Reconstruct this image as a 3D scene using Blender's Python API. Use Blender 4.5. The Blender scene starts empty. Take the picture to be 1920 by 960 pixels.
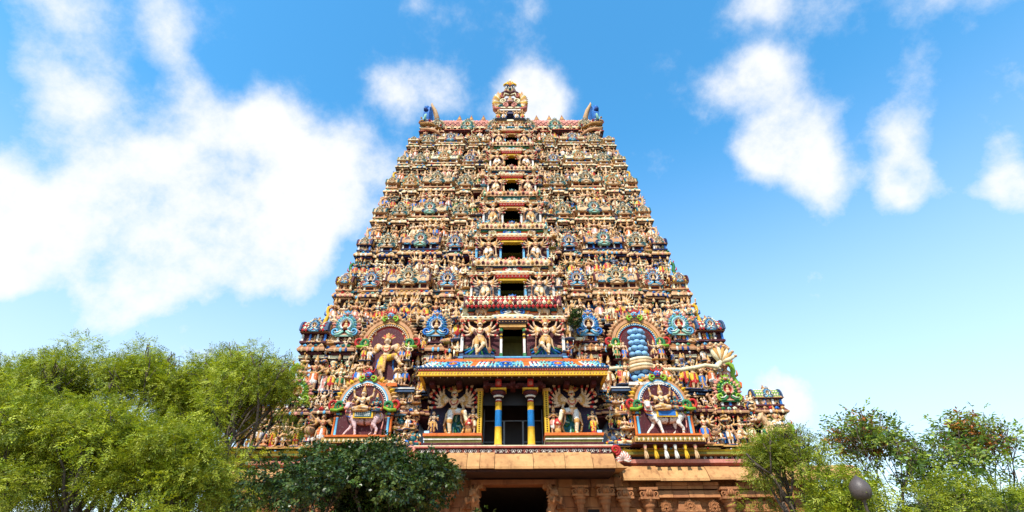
import bpy, bmesh, math, random
import numpy as np
from mathutils import Vector as V, Matrix, Euler
R = math.radians
rnd = random.Random(7)
nrs = np.random.RandomState(5)
SC = bpy.context.scene
COL = SC.collection

# ------------------------------------------------------------------ camera
PITCH = 33.0
cam_d = bpy.data.cameras.new('camera')
cam = bpy.data.objects.new('camera', cam_d); COL.objects.link(cam)
cam.location = (-0.10, -30.0, 1.7)
cam.rotation_euler = Euler((R(90 + PITCH), R(0.25), 0.0))
cam_d.sensor_width = 36.0
cam_d.lens = 975.0 / 1920.0 * 36.0
cam_d.clip_end = 6000.0
SC.camera = cam

def zat(py, d):
    """height of the point seen at photo row py when it is d metres in front of the camera (used to measure the photograph)"""
    return 1.7 + d * math.tan(R(PITCH) + math.atan((480.0 - py) / 975.0))

# ------------------------------------------------------------------ light
SUN_EL, SUN_AZ = 50.0, -20.0          # azimuth measured from the viewer's back towards the left
sd = V((math.sin(R(SUN_AZ)) * math.cos(R(SUN_EL)), -math.cos(R(SUN_AZ)) * math.cos(R(SUN_EL)), math.sin(R(SUN_EL))))
sun_d = bpy.data.lights.new('sun', 'SUN'); sun = bpy.data.objects.new('sun', sun_d); COL.objects.link(sun)
sun_d.energy = 5.0; sun_d.angle = R(0.5); sun_d.color = (1.0, 0.94, 0.86)
sun.rotation_euler = (-sd).to_track_quat('-Z', 'Y').to_euler()
SC.view_settings.view_transform = 'Standard'
try: SC.view_settings.look = 'None'
except Exception: pass
SC.view_settings.exposure = 0.37; SC.view_settings.gamma = 1.0
SC.cycles.max_bounces = 5; SC.cycles.diffuse_bounces = 3; SC.cycles.transparent_max_bounces = 8

# ------------------------------------------------------------------ sky with clouds
world = bpy.data.worlds.new('World'); SC.world = world; world.use_nodes = True
wn = world.node_tree; wn.nodes.clear()
def N(t, kind, **kw):
    n = t.nodes.new(kind)
    for k, v in kw.items():
        if k.startswith('i_'): n.inputs[k[2:]].default_value = v
        else: setattr(n, k, v)
    return n
def L(t, a, b): t.links.new(a, b)
def math_n(t, op, a, b=None, clamp=False):
    n = t.nodes.new('ShaderNodeMath'); n.operation = op; n.use_clamp = clamp
    for i, x in enumerate((a, b)):
        if x is None: continue
        if isinstance(x, (int, float)): n.inputs[i].default_value = x
        else: t.links.new(x, n.inputs[i])
    return n.outputs[0]
sky = N(wn, 'ShaderNodeTexSky', sky_type='NISHITA', sun_disc=False)
sky.sun_elevation = R(SUN_EL); sky.sun_rotation = math.atan2(sd.x, sd.y)
sky.air_density = 1.0; sky.dust_density = 0.3; sky.ozone_density = 2.5
hs = N(wn, 'ShaderNodeHueSaturation'); hs.inputs['Saturation'].default_value = 1.28; hs.inputs['Value'].default_value = 2.2; hs.inputs['Hue'].default_value = 0.485
L(wn, sky.outputs[0], hs.inputs['Color'])
tc = N(wn, 'ShaderNodeTexCoord')
dirv = tc.outputs['Generated']
def ray(px, py):
    x = (px - 960) / 975.0; y = (480 - py) / 975.0; c, s = math.cos(R(PITCH)), math.sin(R(PITCH))
    return V((x, c - y * s, s + y * c)).normalized()
# clouds: directions in the sky, angular size, weight
CL = [(250,340,60,.9),(255,420,75,1),(250,500,70,.9),(10,360,60,.9),(15,440,70,1),(10,520,50,.8),(510,190,30,.6),(520,260,60,.9),(500,320,90,1),(540,380,90,1),(470,420,70,.8),(540,450,60,.8),(440,300,60,.5),(380,330,70,.4),
      (130,350,120,.35),(380,400,120,.4),(130,450,120,.35),(330,480,110,.4),(500,520,60,.4),(590,510,40,.35),(660,320,40,.45),(650,260,35,.45),(690,300,40,.4),(690,390,50,.55),(620,420,50,.5),(740,310,40,.4),
      (80,10,45,.55),(60,80,40,.55),(80,140,45,.6),(130,170,40,.55),(180,130,45,.6),(200,70,40,.55),(160,10,45,.55),(310,20,45,.6),(310,80,40,.5),(330,130,45,.65),(370,170,40,.6),(400,200,40,.4),(200,230,70,.25),(270,260,70,.25),
      (770,140,45,.55),(750,175,40,.5),(810,175,50,.65),(850,190,35,.5),(780,0,50,.7),(990,0,35,.5),(990,140,35,.7),(1010,170,45,.85),(1030,200,40,.8),(1000,220,50,.7),(970,220,50,.5),(1180,230,40,.25),
      (1440,115,30,.7),(1410,150,40,.75),(1370,190,40,.7),(1460,150,40,.7),(1500,160,40,.55),(1490,220,40,.6),(1450,260,45,.8),(1420,300,45,.85),(1470,300,50,.9),(1530,260,40,.7),(1540,330,45,.8),(1540,370,40,.75),(1560,200,40,.5),
      (1690,150,45,.4),(1740,160,40,.4),(1680,230,35,.6),(1740,230,35,.6),(1710,280,40,.75),(1690,340,45,.85),(1740,340,45,.85),(1715,380,40,.7),(1900,160,45,.4),(1890,230,40,.6),(1910,290,40,.75),(1890,340,45,.85),(1920,370,50,.8),
      (1400,5,40,.7),(1440,20,35,.7),(1520,0,50,.5),(1640,-5,60,.5),(1760,0,60,.5),(1880,0,60,.5),(1320,545,40,.5),(1300,590,35,.35),(1480,570,60,.25),(1450,740,45,.85),(1490,760,40,.7),(1400,690,40,.4),(1720,720,150,.3),(1900,740,140,.3),(1560,740,120,.3),
      (100,690,130,.5),(300,700,130,.5),(560,560,60,.25),(200,430,260,.2),(420,260,200,.15),(130,110,170,.2),(450,560,140,.25),(1650,250,200,.12)]
acc = None
nz0 = N(wn, 'ShaderNodeTexNoise', i_Scale=5.0, i_Detail=3.0); L(wn, dirv, nz0.inputs['Vector'])
wob = N(wn, 'ShaderNodeVectorMath', operation='SUBTRACT'); L(wn, nz0.outputs['Color'], wob.inputs[0]); wob.inputs[1].default_value = (.5, .5, .5)
wsc = N(wn, 'ShaderNodeVectorMath', operation='SCALE'); L(wn, wob.outputs[0], wsc.inputs[0]); wsc.inputs['Scale'].default_value = 0.07
wad = N(wn, 'ShaderNodeVectorMath', operation='ADD'); L(wn, dirv, wad.inputs[0]); L(wn, wsc.outputs[0], wad.inputs[1])
for px, py, ang, wgt in CL:
    dn = N(wn, 'ShaderNodeVectorMath', operation='DISTANCE'); L(wn, wad.outputs[0], dn.inputs[0]); dn.inputs[1].default_value = ray(px, py)
    mr = N(wn, 'ShaderNodeMapRange', interpolation_type='SMOOTHSTEP'); L(wn, dn.outputs['Value'], mr.inputs['Value'])
    mr.inputs['From Min'].default_value = 0.0; rho = ((px - 960) ** 2 + (py - 480) ** 2) / 975.0 ** 2; mr.inputs['From Max'].default_value = ang * 2.35 / 975.0 / (1 + rho * .75)
    mr.inputs['To Min'].default_value = wgt * .72; mr.inputs['To Max'].default_value = 0.0
    acc = mr.outputs[0] if acc is None else math_n(wn, 'ADD', acc, mr.outputs[0])
acc = math_n(wn, 'MINIMUM', acc, 1.05)
nz = N(wn, 'ShaderNodeTexNoise', i_Scale=7.0, i_Detail=9.0, i_Roughness=0.64); L(wn, dirv, nz.inputs['Vector'])
nsum = math_n(wn, 'MULTIPLY', math_n(wn, 'SUBTRACT', nz.outputs['Fac'], 0.5), 2.2)
dens = math_n(wn, 'ADD', math_n(wn, 'MULTIPLY', acc, 1.0), nsum)
cov = N(wn, 'ShaderNodeMapRange', interpolation_type='SMOOTHSTEP'); L(wn, dens, cov.inputs['Value'])
cov.inputs['From Min'].default_value = 0.12; cov.inputs['From Max'].default_value = 1.25; cov.inputs['To Min'].default_value = 0.0; cov.inputs['To Max'].default_value = 0.97
# pale veil towards the horizon
sep = N(wn, 'ShaderNodeSeparateXYZ'); L(wn, dirv, sep.inputs[0])
veil = N(wn, 'ShaderNodeMapRange', interpolation_type='SMOOTHSTEP'); L(wn, sep.outputs['Z'], veil.inputs['Value'])
veil.inputs['From Min'].default_value = 0.12; veil.inputs['From Max'].default_value = 0.72; veil.inputs['To Min'].default_value = 0.62; veil.inputs['To Max'].default_value = 0.0
fac = math_n(wn, 'MAXIMUM', cov.outputs[0], veil.outputs[0])
mixc = N(wn, 'ShaderNodeMixRGB'); L(wn, fac, mixc.inputs['Fac']); L(wn, hs.outputs[0], mixc.inputs['Color1']); mixc.inputs['Color2'].default_value = (6.3, 6.35, 6.55, 1)
bg = N(wn, 'ShaderNodeBackground'); bg.inputs['Strength'].default_value = 0.13
L(wn, mixc.outputs[0], bg.inputs['Color'])
wo = N(wn, 'ShaderNodeOutputWorld'); L(wn, bg.outputs[0], wo.inputs['Surface'])

# ------------------------------------------------------------------ paints and materials
def lin(r, g, b, k=0.86):
    f = lambda c: ((c / 255 + .055) / 1.055) ** 2.4 if c > 10 else c / 255 / 12.92
    return (f(r) * k, f(g) * k, f(b) * k)
P = {k: lin(*v) for k, v in dict(
    tan=(221, 181, 132), tan2=(197, 148, 106), skin=(231, 194, 153), cream=(242, 228, 184), maroon=(84, 30, 36), navy=(26, 38, 84), blue=(40, 116, 196), sky=(104, 182, 220), green=(44, 120, 66), lime=(140, 186, 52),
    yellow=(232, 184, 44), gold=(212, 158, 84), red=(190, 44, 38), orange=(222, 112, 40), pink=(226, 150, 130), white=(236, 230, 216), teal=(30, 110, 116), brown=(112, 66, 40), black=(24, 18, 18), grey=(126, 132, 140),
    slate=(62, 88, 120), olive=(140, 134, 60), purple=(88, 58, 128), rose=(178, 96, 80), terra=(208, 152, 104), dblue=(24, 62, 128), mint=(150, 206, 186), bronze=(160, 104, 58), dark=(44, 26, 26)).items()}

def newmat(name):
    m = bpy.data.materials.new(name); m.use_nodes = True
    t = m.node_tree; b = t.nodes['Principled BSDF']
    return m, t, b
def paint_mat(name, rough=.5, wear=.3, fine=26.0, bump=.25, spec=.35, lo=(.62, .52, .42), spots=.0):
    m, t, b = newmat(name)
    at = N(t, 'ShaderNodeAttribute', attribute_name='Col')
    geo = N(t, 'ShaderNodeTexCoord')
    n1 = N(t, 'ShaderNodeTexNoise', i_Scale=1.7, i_Detail=6.0, i_Roughness=.65); L(t, geo.outputs['Object'], n1.inputs['Vector'])
    n2 = N(t, 'ShaderNodeTexNoise', i_Scale=fine, i_Detail=3.0); L(t, geo.outputs['Object'], n2.inputs['Vector'])
    r1 = N(t, 'ShaderNodeMapRange'); L(t, n1.outputs['Fac'], r1.inputs['Value']); r1.inputs['From Min'].default_value = .42; r1.inputs['From Max'].default_value = .72; r1.inputs['To Max'].default_value = wear
    mx = N(t, 'ShaderNodeMixRGB', blend_type='MULTIPLY'); L(t, r1.outputs[0], mx.inputs['Fac']); L(t, at.outputs['Color'], mx.inputs['Color1']); mx.inputs['Color2'].default_value = (*lo, 1)
    r2 = N(t, 'ShaderNodeMapRange'); L(t, n2.outputs['Fac'], r2.inputs['Value']); r2.inputs['From Min'].default_value = .3; r2.inputs['From Max'].default_value = .7; r2.inputs['To Min'].default_value = .84; r2.inputs['To Max'].default_value = 1.1
    mv = N(t, 'ShaderNodeVectorMath', operation='SCALE'); L(t, mx.outputs[0], mv.inputs[0]); L(t, r2.outputs[0], mv.inputs['Scale'])
    out = mv.outputs[0]
    if spots:   # painted jewellery, borders and flaking: small flecks of dark, white and red paint
        gp = N(t, 'ShaderNodeNewGeometry')
        for sc, lo_, hi_, col, amt in ((11.0, .6, .66, (.1, .045, .035, 1), spots), (17.0, .66, .7, (.75, .7, .6, 1), spots * .8), (14.0, .69, .72, (.5, .05, .04, 1), spots * .6)):
            ns_ = N(t, 'ShaderNodeTexNoise', i_Scale=sc, i_Detail=1.0); L(t, gp.outputs['Position'], ns_.inputs['Vector'])
            rr = N(t, 'ShaderNodeMapRange'); L(t, ns_.outputs['Fac'], rr.inputs['Value']); rr.inputs['From Min'].default_value = lo_; rr.inputs['From Max'].default_value = hi_; rr.inputs['To Max'].default_value = amt
            mm = N(t, 'ShaderNodeMixRGB'); L(t, rr.outputs[0], mm.inputs['Fac']); L(t, out, mm.inputs['Color1']); mm.inputs['Color2'].default_value = col; out = mm.outputs[0]
    if wear > .25:   # rain streaks and mould, running down the tower
        gq = N(t, 'ShaderNodeNewGeometry'); mq = N(t, 'ShaderNodeMapping'); mq.inputs['Scale'].default_value = (3.2, 3.2, .5); L(t, gq.outputs['Position'], mq.inputs['Vector'])
        nq = N(t, 'ShaderNodeTexNoise', i_Scale=1.0, i_Detail=6.0, i_Roughness=.65); L(t, mq.outputs[0], nq.inputs['Vector'])
        rq = N(t, 'ShaderNodeMapRange'); L(t, nq.outputs['Fac'], rq.inputs['Value']); rq.inputs['From Min'].default_value = .5; rq.inputs['From Max'].default_value = .72; rq.inputs['To Max'].default_value = .7
        mm = N(t, 'ShaderNodeMixRGB', blend_type='MULTIPLY'); L(t, rq.outputs[0], mm.inputs['Fac']); L(t, out, mm.inputs['Color1']); mm.inputs['Color2'].default_value = (.5, .44, .4, 1); out = mm.outputs[0]
    L(t, out, b.inputs['Base Color'])
    b.inputs['Roughness'].default_value = rough; b.inputs['Specular IOR Level'].default_value = spec
    bp = N(t, 'ShaderNodeBump'); bp.inputs['Strength'].default_value = bump; bp.inputs['Distance'].default_value = .03
    L(t, n2.outputs['Fac'], bp.inputs['Height']); L(t, bp.outputs[0], b.inputs['Normal'])
    return m
M_PAINT = paint_mat('painted_stucco', rough=.62, spec=.22, wear=.5, spots=.18)
M_STAT = paint_mat('painted_statue', rough=.6, wear=.3, fine=34.0, bump=.15, spec=.25, spots=.75)
M_METAL = paint_mat('painted_iron', rough=.45, wear=.3)
def stone_mat():
    m, t, b = newmat('sandstone')
    at = N(t, 'ShaderNodeAttribute', attribute_name='Col')
    g = N(t, 'ShaderNodeTexCoord')
    gp = N(t, 'ShaderNodeNewGeometry')
    n1 = N(t, 'ShaderNodeTexNoise', i_Scale=.9, i_Detail=8.0, i_Roughness=.7); L(t, gp.outputs['Position'], n1.inputs['Vector'])
    mp = N(t, 'ShaderNodeMapping'); mp.inputs['Scale'].default_value = (2.2, 2.2, .35); L(t, gp.outputs['Position'], mp.inputs['Vector'])
    n2 = N(t, 'ShaderNodeTexNoise', i_Scale=1.6, i_Detail=5.0, i_Roughness=.6); L(t, mp.outputs[0], n2.inputs['Vector'])
    n3 = N(t, 'ShaderNodeTexNoise', i_Scale=22.0, i_Detail=4.0); L(t, gp.outputs['Position'], n3.inputs['Vector'])
    cr = N(t, 'ShaderNodeValToRGB'); L(t, n1.outputs['Fac'], cr.inputs['Fac'])
    cr.color_ramp.elements[0].position = .3; cr.color_ramp.elements[0].color = (.62, .5, .4, 1)
    cr.color_ramp.elements[1].position = .7; cr.color_ramp.elements[1].color = (1.1, 1.04, .95, 1)
    mx = N(t, 'ShaderNodeMixRGB', blend_type='MULTIPLY'); mx.inputs['Fac'].default_value = 1; L(t, at.outputs['Color'], mx.inputs['Color1']); L(t, cr.outputs[0], mx.inputs['Color2'])
    r2 = N(t, 'ShaderNodeMapRange'); L(t, n2.outputs['Fac'], r2.inputs['Value']); r2.inputs['From Min'].default_value = .52; r2.inputs['From Max'].default_value = .72; r2.inputs['To Max'].default_value = .8
    m2 = N(t, 'ShaderNodeMixRGB', blend_type='MULTIPLY'); L(t, r2.outputs[0], m2.inputs['Fac']); L(t, mx.outputs[0], m2.inputs['Color1']); m2.inputs['Color2'].default_value = (.42, .3, .22, 1)
    L(t, m2.outputs[0], b.inputs['Base Color']); b.inputs['Roughness'].default_value = .85
    bp = N(t, 'ShaderNodeBump'); bp.inputs['Strength'].default_value = .5; bp.inputs['Distance'].default_value = .05
    ad = math_n(t, 'ADD', n3.outputs['Fac'], math_n(t, 'MULTIPLY', n1.outputs['Fac'], 2.0)); L(t, ad, bp.inputs['Height']); L(t, bp.outputs[0], b.inputs['Normal'])
    return m
M_STONE = stone_mat()
def leaf_mat(name, rough=.5, trans=.32):
    m, t, b = newmat(name)
    at = N(t, 'ShaderNodeAttribute', attribute_name='Col')
    L(t, at.outputs['Color'], b.inputs['Base Color']); b.inputs['Roughness'].default_value = rough; b.inputs['Specular IOR Level'].default_value = .3
    tr = N(t, 'ShaderNodeBsdfTranslucent')
    br = N(t, 'ShaderNodeMixRGB', blend_type='MULTIPLY'); br.inputs['Fac'].default_value = 1; L(t, at.outputs['Color'], br.inputs['Color1']); br.inputs['Color2'].default_value = (1.35, 1.35, .42, 1)
    L(t, br.outputs[0], tr.inputs['Color'])
    ms = N(t, 'ShaderNodeMixShader'); ms.inputs['Fac'].default_value = trans; L(t, b.outputs[0], ms.inputs[1]); L(t, tr.outputs[0], ms.inputs[2])
    L(t, ms.outputs[0], t.nodes['Material Output'].inputs['Surface'])
    return m
M_LEAF = leaf_mat('leaf'); M_LEAFD = leaf_mat('leaf_glossy', rough=.35, trans=.15)
def bark_mat():
    m, t, b = newmat('bark')
    g = N(t, 'ShaderNodeTexCoord'); n = N(t, 'ShaderNodeTexNoise', i_Scale=9.0, i_Detail=6.0); L(t, g.outputs['Object'], n.inputs['Vector'])
    cr = N(t, 'ShaderNodeValToRGB'); L(t, n.outputs['Fac'], cr.inputs['Fac']); cr.color_ramp.elements[0].color = (.03, .022, .016, 1); cr.color_ramp.elements[1].color = (.14, .1, .07, 1)
    L(t, cr.outputs[0], b.inputs['Base Color']); b.inputs['Roughness'].default_value = .9
    return m
M_BARK = bark_mat()
def ground_mat():
    m, t, b = newmat('packed_earth')
    g = N(t, 'ShaderNodeNewGeometry'); n = N(t, 'ShaderNodeTexNoise', i_Scale=.5, i_Detail=8.0); L(t, g.outputs['Position'], n.inputs['Vector'])
    cr = N(t, 'ShaderNodeValToRGB'); L(t, n.outputs['Fac'], cr.inputs['Fac']); cr.color_ramp.elements[0].color = (.09, .065, .045, 1); cr.color_ramp.elements[1].color = (.2, .15, .1, 1)
    L(t, cr.outputs[0], b.inputs['Base Color']); b.inputs['Roughness'].default_value = .95
    return m
M_GROUND = ground_mat()

# ------------------------------------------------------------------ mesh builder
def mesh_from(name, v, f, c, s, mat):
    me = bpy.data.meshes.new(name)
    me.from_pydata([tuple(x) for x in v], [], f)
    a = me.attributes.new('Col', 'FLOAT_COLOR', 'FACE')
    cc = np.ones((len(f), 4), np.float32); cc[:, :3] = np.array(c, np.float32).reshape(-1, 3)
    a.data.foreach_set('color', cc.ravel())
    me.polygons.foreach_set('use_smooth', np.array(s, bool))
    me.materials.append(mat); me.update()
    return me
class MB:
    def __init__(s): s.v = []; s.f = []; s.c = []; s.s = []
    def add(s, v, f, c, sm=False, M=None):
        o = len(s.v)
        if M is not None: v = [M @ V(p) for p in v]
        s.v += [tuple(p) for p in v]; s.f += [tuple(i + o for i in q) for q in f]
        if c and isinstance(c[0], (tuple, list)): s.c += list(c)
        else: s.c += [c] * len(f)
        s.s += [sm] * len(f); return s
    def box(s, x0, x1, y0, y1, z0, z1, c, t=(0, 0), M=None):
        tx, ty = t
        v = [(x0, y0, z0), (x1, y0, z0), (x1, y1, z0), (x0, y1, z0), (x0 + tx, y0 + ty, z1), (x1 - tx, y0 + ty, z1), (x1 - tx, y1 - ty, z1), (x0 + tx, y1 - ty, z1)]
        return s.add(v, [(3, 2, 1, 0), (4, 5, 6, 7), (0, 1, 5, 4), (1, 2, 6, 5), (2, 3, 7, 6), (3, 0, 4, 7)], c, M=M)
    def lathe(s, prof, n=10, M=None, sm=True, sq=False):
        """prof: [(r, z, col)] from the bottom up"""
        v = []; f = []; c = []
        for r, z, _ in prof:
            for i in range(n):
                a = 2 * math.pi * (i + (.5 if sq else 0)) / n; v.append((r * math.cos(a), r * math.sin(a), z))
        for k in range(len(prof) - 1):
            for i in range(n):
                j = (i + 1) % n; f.append((k * n + i, k * n + j, (k + 1) * n + j, (k + 1) * n + i)); c.append(prof[k][2])
        f.append(tuple(range(n))[::-1]); c.append(prof[0][2]); f.append(tuple((len(prof) - 1) * n + i for i in range(n))); c.append(prof[-1][2])
        return s.add(v, f, c, sm, M)
    def tube(s, pts, rad, c, n=6, M=None):
        pts = [V(p) for p in pts]; v = []; f = []
        if not isinstance(rad, (list, tuple)): rad = [rad] * len(pts)
        for k, p in enumerate(pts):
            d = (pts[min(k + 1, len(pts) - 1)] - pts[max(k - 1, 0)]).normalized()
            u = d.cross(V((0, 1, .013))); u = u.normalized() if u.length > 1e-4 else V((1, 0, 0)); w = d.cross(u)
            for i in range(n):
                a = 2 * math.pi * i / n; v.append(p + (u * math.cos(a) + w * math.sin(a)) * rad[k])
        for k in range(len(pts) - 1):
            for i in range(n):
                j = (i + 1) % n; f.append((k * n + i, k * n + j, (k + 1) * n + j, (k + 1) * n + i))
        f.append(tuple(range(n))[::-1]); f.append(tuple((len(pts) - 1) * n + i for i in range(n)))
        return s.add(v, f, c, True, M)
    def ell(s, p, r, c, n=8, k=5, M=None):
        if not isinstance(r, (tuple, list)): r = (r, r, r)
        v = [(p[0], p[1], p[2] - r[2])]; f = []
        for j in range(1, k):
            t = -math.pi / 2 + math.pi * j / k
            for i in range(n):
                a = 2 * math.pi * i / n; v.append((p[0] + r[0] * math.cos(t) * math.cos(a), p[1] + r[1] * math.cos(t) * math.sin(a), p[2] + r[2] * math.sin(t)))
        v.append((p[0], p[1], p[2] + r[2])); e = len(v) - 1
        for i in range(n):
            j = (i + 1) % n; f.append((0, 1 + j, 1 + i)); f.append((e, e - n + i, e - n + j))
        for q in range(k - 2):
            for i in range(n):
                j = (i + 1) % n; b = 1 + q * n; f.append((b + i, b + j, b + n + j, b + n + i))
        return s.add(v, f, c, True, M)
    def slab(s, poly, y0, y1, c, M=None, cs=None):
        """polygon in x,z extruded from y0 (front) to y1"""
        n = len(poly); v = [(x, y0, z) for x, z in poly] + [(x, y1, z) for x, z in poly]
        f = [tuple(range(n)), tuple(range(2 * n - 1, n - 1, -1))] + [(i, i + n, (i + 1) % n + n, (i + 1) % n) for i in range(n)]
        return s.add(v, f, [c, c] + [cs or c] * n, M=M)
    def ring(s, ci, co, y0i, y0o, y1, c, cs=None, M=None):
        """raised band between two open curves (x,z) of equal length; y0 front depth inner/outer"""
        n = len(ci); v = [(x, y0i, z) for x, z in ci] + [(x, y0o, z) for x, z in co] + [(x, y1, z) for x, z in ci] + [(x, y1, z) for x, z in co]
        f = []; cc = []
        for i in range(n - 1):
            f += [(i, i + 1, n + i + 1, n + i), (n + i, n + i + 1, 3 * n + i + 1, 3 * n + i), (i + 1, i, 2 * n + i, 2 * n + i + 1)]; cc += [c, cs or c, cs or c]
        f += [(0, n, 3 * n, 2 * n), (n - 1, 2 * n + n - 1, 3 * n + n - 1, n + n - 1)]; cc += [c, c]
        return s.add(v, f, cc, M=M)
    def sweep(s, path, prof, closed=False):
        """axis-aligned front path [(x,y)], profile [(outward, z, colour of the strip that starts here)]"""
        n = len(path); nor = []
        for i in range(n - 1):
            dx, dy = path[i + 1][0] - path[i][0], path[i + 1][1] - path[i][1]; l = math.hypot(dx, dy); nor.append((dy / l, -dx / l))
        v = []
        for o, z, _ in prof:
            for i, (x, y) in enumerate(path):
                a = nor[max(i - 1, 0)]; b = nor[min(i, n - 2)]
                ox, oy = (a[0], a[1]) if a == b else (a[0] + b[0], a[1] + b[1])
                v.append((x + ox * o, y + oy * o, z))
        f = []; c = []
        for k in range(len(prof) - 1):
            for i in range(n - 1):
                f.append((k * n + i, k * n + i + 1, (k + 1) * n + i + 1, (k + 1) * n + i)); c.append(prof[k][2])
        return s.add(v, f, c)
    def merge(s, o, M=None):
        return s.add(o.v, o.f, o.c, M=M) if False else s._m(o, M)
    def _m(s, o, M):
        k = len(s.v); s.v += [tuple(M @ V(p)) for p in o.v] if M is not None else list(o.v)
        s.f += [tuple(i + k for i in q) for q in o.f]; s.c += list(o.c); s.s += list(o.s); return s
    def mesh(s, name, mat=None): return mesh_from(name, s.v, s.f, s.c, s.s, mat or M_PAINT)

def link(name, data, parent=None, loc=(0, 0, 0), rz=0.0, sc=(1, 1, 1), mat=None):
    if isinstance(data, MB): data = data.mesh(name, mat)
    o = bpy.data.objects.new(name, data); COL.objects.link(o)
    o.location = loc; o.rotation_euler = (0, 0, rz); o.scale = sc if isinstance(sc, (tuple, list)) else (sc, sc, sc)
    if parent: o.parent = parent
    return o
def tag(o, label, cat, group=None, kind=None):
    if label: o['label'] = label
    if cat: o['category'] = cat
    if group: o['group'] = group
    if kind: o['kind'] = kind
    return o
def T(x=0, y=0, z=0, s=1, rz=0, sx=None, rx=0, ry=0):
    return Matrix.Translation((x, y, z)) @ Euler((rx, ry, rz)).to_matrix().to_4x4() @ Matrix.Diagonal((*( (sx if sx else (s, s, s))), 1))
# ------------------------------------------------------------------ sculpted figures
class Fig:
    """a sculpture as a set of overlapping rounded masses, fused into one continuous surface; each mass carries a paint zone"""
    def __init__(s): s.p = []
    def cap(s, a, b, ra, rb, z): s.p.append(('c', V(a), V(b), ra, rb, z)); return s
    def ell(s, c, r, z): s.p.append(('e', V(c), V(r if isinstance(r, (tuple, list)) else (r, r, r)), 0, 0, z)); return s
    def path(s, pts, r, z):
        for i in range(len(pts) - 1):
            a = r[i] if isinstance(r, (list, tuple)) else r; b = r[i + 1] if isinstance(r, (list, tuple)) else r
            s.cap(pts[i], pts[i + 1], a, b, z)
        return s
    def arc(s, c, rx, rz, a0, a1, n, r, z, y=0, ry=0):
        pts = []
        for i in range(n + 1):
            a = R(a0 + (a1 - a0) * i / n); pts.append((c[0] + rx * math.cos(a), c[1] + y - ry * abs(math.sin(a)), c[2] + rz * math.sin(a)))
        return s.path(pts, r, z)
    def raw(s):
        mb = MB()
        for k, a, b, ra, rb, z in s.p:
            if k == 'e': mb.ell(a, tuple(b), (1, 1, 1), 10, 7)
            else:
                d = b - a; l = d.length
                if l < 1e-5: mb.ell(a, ra, (1, 1, 1), 8, 6); continue
                d /= l
                mb.tube([a - d * ra * .98, a - d * ra * .7, a, b, b + d * rb * .7, b + d * rb * .98], [ra * .2, ra * .72, ra, rb, rb * .72, rb * .2], (1, 1, 1), 8)
        return mb
    def zones(s, q):
        best = np.full(len(q), 1e9); lab = np.zeros(len(q), int); names = []
        for k, a, b, ra, rb, z in s.p:
            if z not in names: names.append(z)
            a_ = np.array(a)
            if k == 'e':
                r = np.array(b); k0 = np.linalg.norm((q - a_) / r, axis=1); k1 = np.linalg.norm((q - a_) / r ** 2, axis=1)
                d = k0 * (k0 - 1) / np.maximum(k1, 1e-6)
            else:
                ab = np.array(b) - a_; t = np.clip(((q - a_) @ ab) / max(ab @ ab, 1e-9), 0, 1)
                d = np.linalg.norm(q - a_ - t[:, None] * ab, axis=1) - (ra + (rb - ra) * t)
            m = d < best; best[m] = d[m]; lab[m] = names.index(z)
        return lab, names
    def build(s, vox=.016, tris=1500):
        me = s.raw().mesh('tmp'); o = bpy.data.objects.new('tmp', me); COL.objects.link(o)
        m = o.modifiers.new('r', 'REMESH'); m.mode = 'VOXEL'; m.voxel_size = vox
        dg = bpy.context.evaluated_depsgraph_get(); n = len(o.evaluated_get(dg).data.polygons) * 2
        if n > tris:
            d = o.modifiers.new('d', 'DECIMATE'); d.ratio = tris / n; dg = bpy.context.evaluated_depsgraph_get()
        e = bpy.data.meshes.new_from_object(o.evaluated_get(dg))
        nv = len(e.vertices); co = np.empty(nv * 3, np.float32); e.vertices.foreach_get('co', co); co = co.reshape(-1, 3)
        e.calc_loop_triangles(); nt = len(e.loop_triangles); tr = np.empty(nt * 3, np.int32); e.loop_triangles.foreach_get('vertices', tr); tr = tr.reshape(-1, 3)
        bpy.data.objects.remove(o); bpy.data.meshes.remove(me); bpy.data.meshes.remove(e)
        lab, names = s.zones(co[tr].mean(1))
        return Sculpt(co, tr, lab, names)
class Sculpt:
    def __init__(s, co, tr, lab, names): s.co, s.tr, s.lab, s.names = co, tr, lab, names; s.cache = {}
    def cols(s, pal): return np.array([pal.get(n, P.get(n, P['tan'])) for n in s.names], np.float32)[s.lab]
    def mesh(s, name, pal, only=None, mat=None):
        tr, lab = s.tr, s.cols(pal)
        if only is not None:
            k = np.array([n in only for n in s.names])[s.lab]; tr = tr[k]; lab = lab[k]
            if not len(tr): return None
            u, inv = np.unique(tr.ravel(), return_inverse=True); co = s.co[u]; tr = inv.reshape(-1, 3)
        else: co = s.co
        return np_mesh(name, co, tr, lab, mat or M_STAT)
def np_mesh(name, co, tr, cols, mat, smooth=True):
    me = bpy.data.meshes.new(name); nt = len(tr); k = tr.shape[1]
    me.vertices.add(len(co)); me.vertices.foreach_set('co', np.ascontiguousarray(co, np.float32).ravel())
    me.loops.add(nt * k); me.loops.foreach_set('vertex_index', np.ascontiguousarray(tr, np.int32).ravel())
    me.polygons.add(nt); me.polygons.foreach_set('loop_start', np.arange(0, nt * k, k, dtype=np.int32))
    me.polygons.foreach_set('use_smooth', np.full(nt, smooth))
    a = me.attributes.new('Col', 'FLOAT_COLOR', 'FACE'); cc = np.ones((nt, 4), np.float32); cc[:, :3] = cols; a.data.foreach_set('color', cc.ravel())
    me.materials.append(mat); me.update(calc_edges=True); return me

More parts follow.
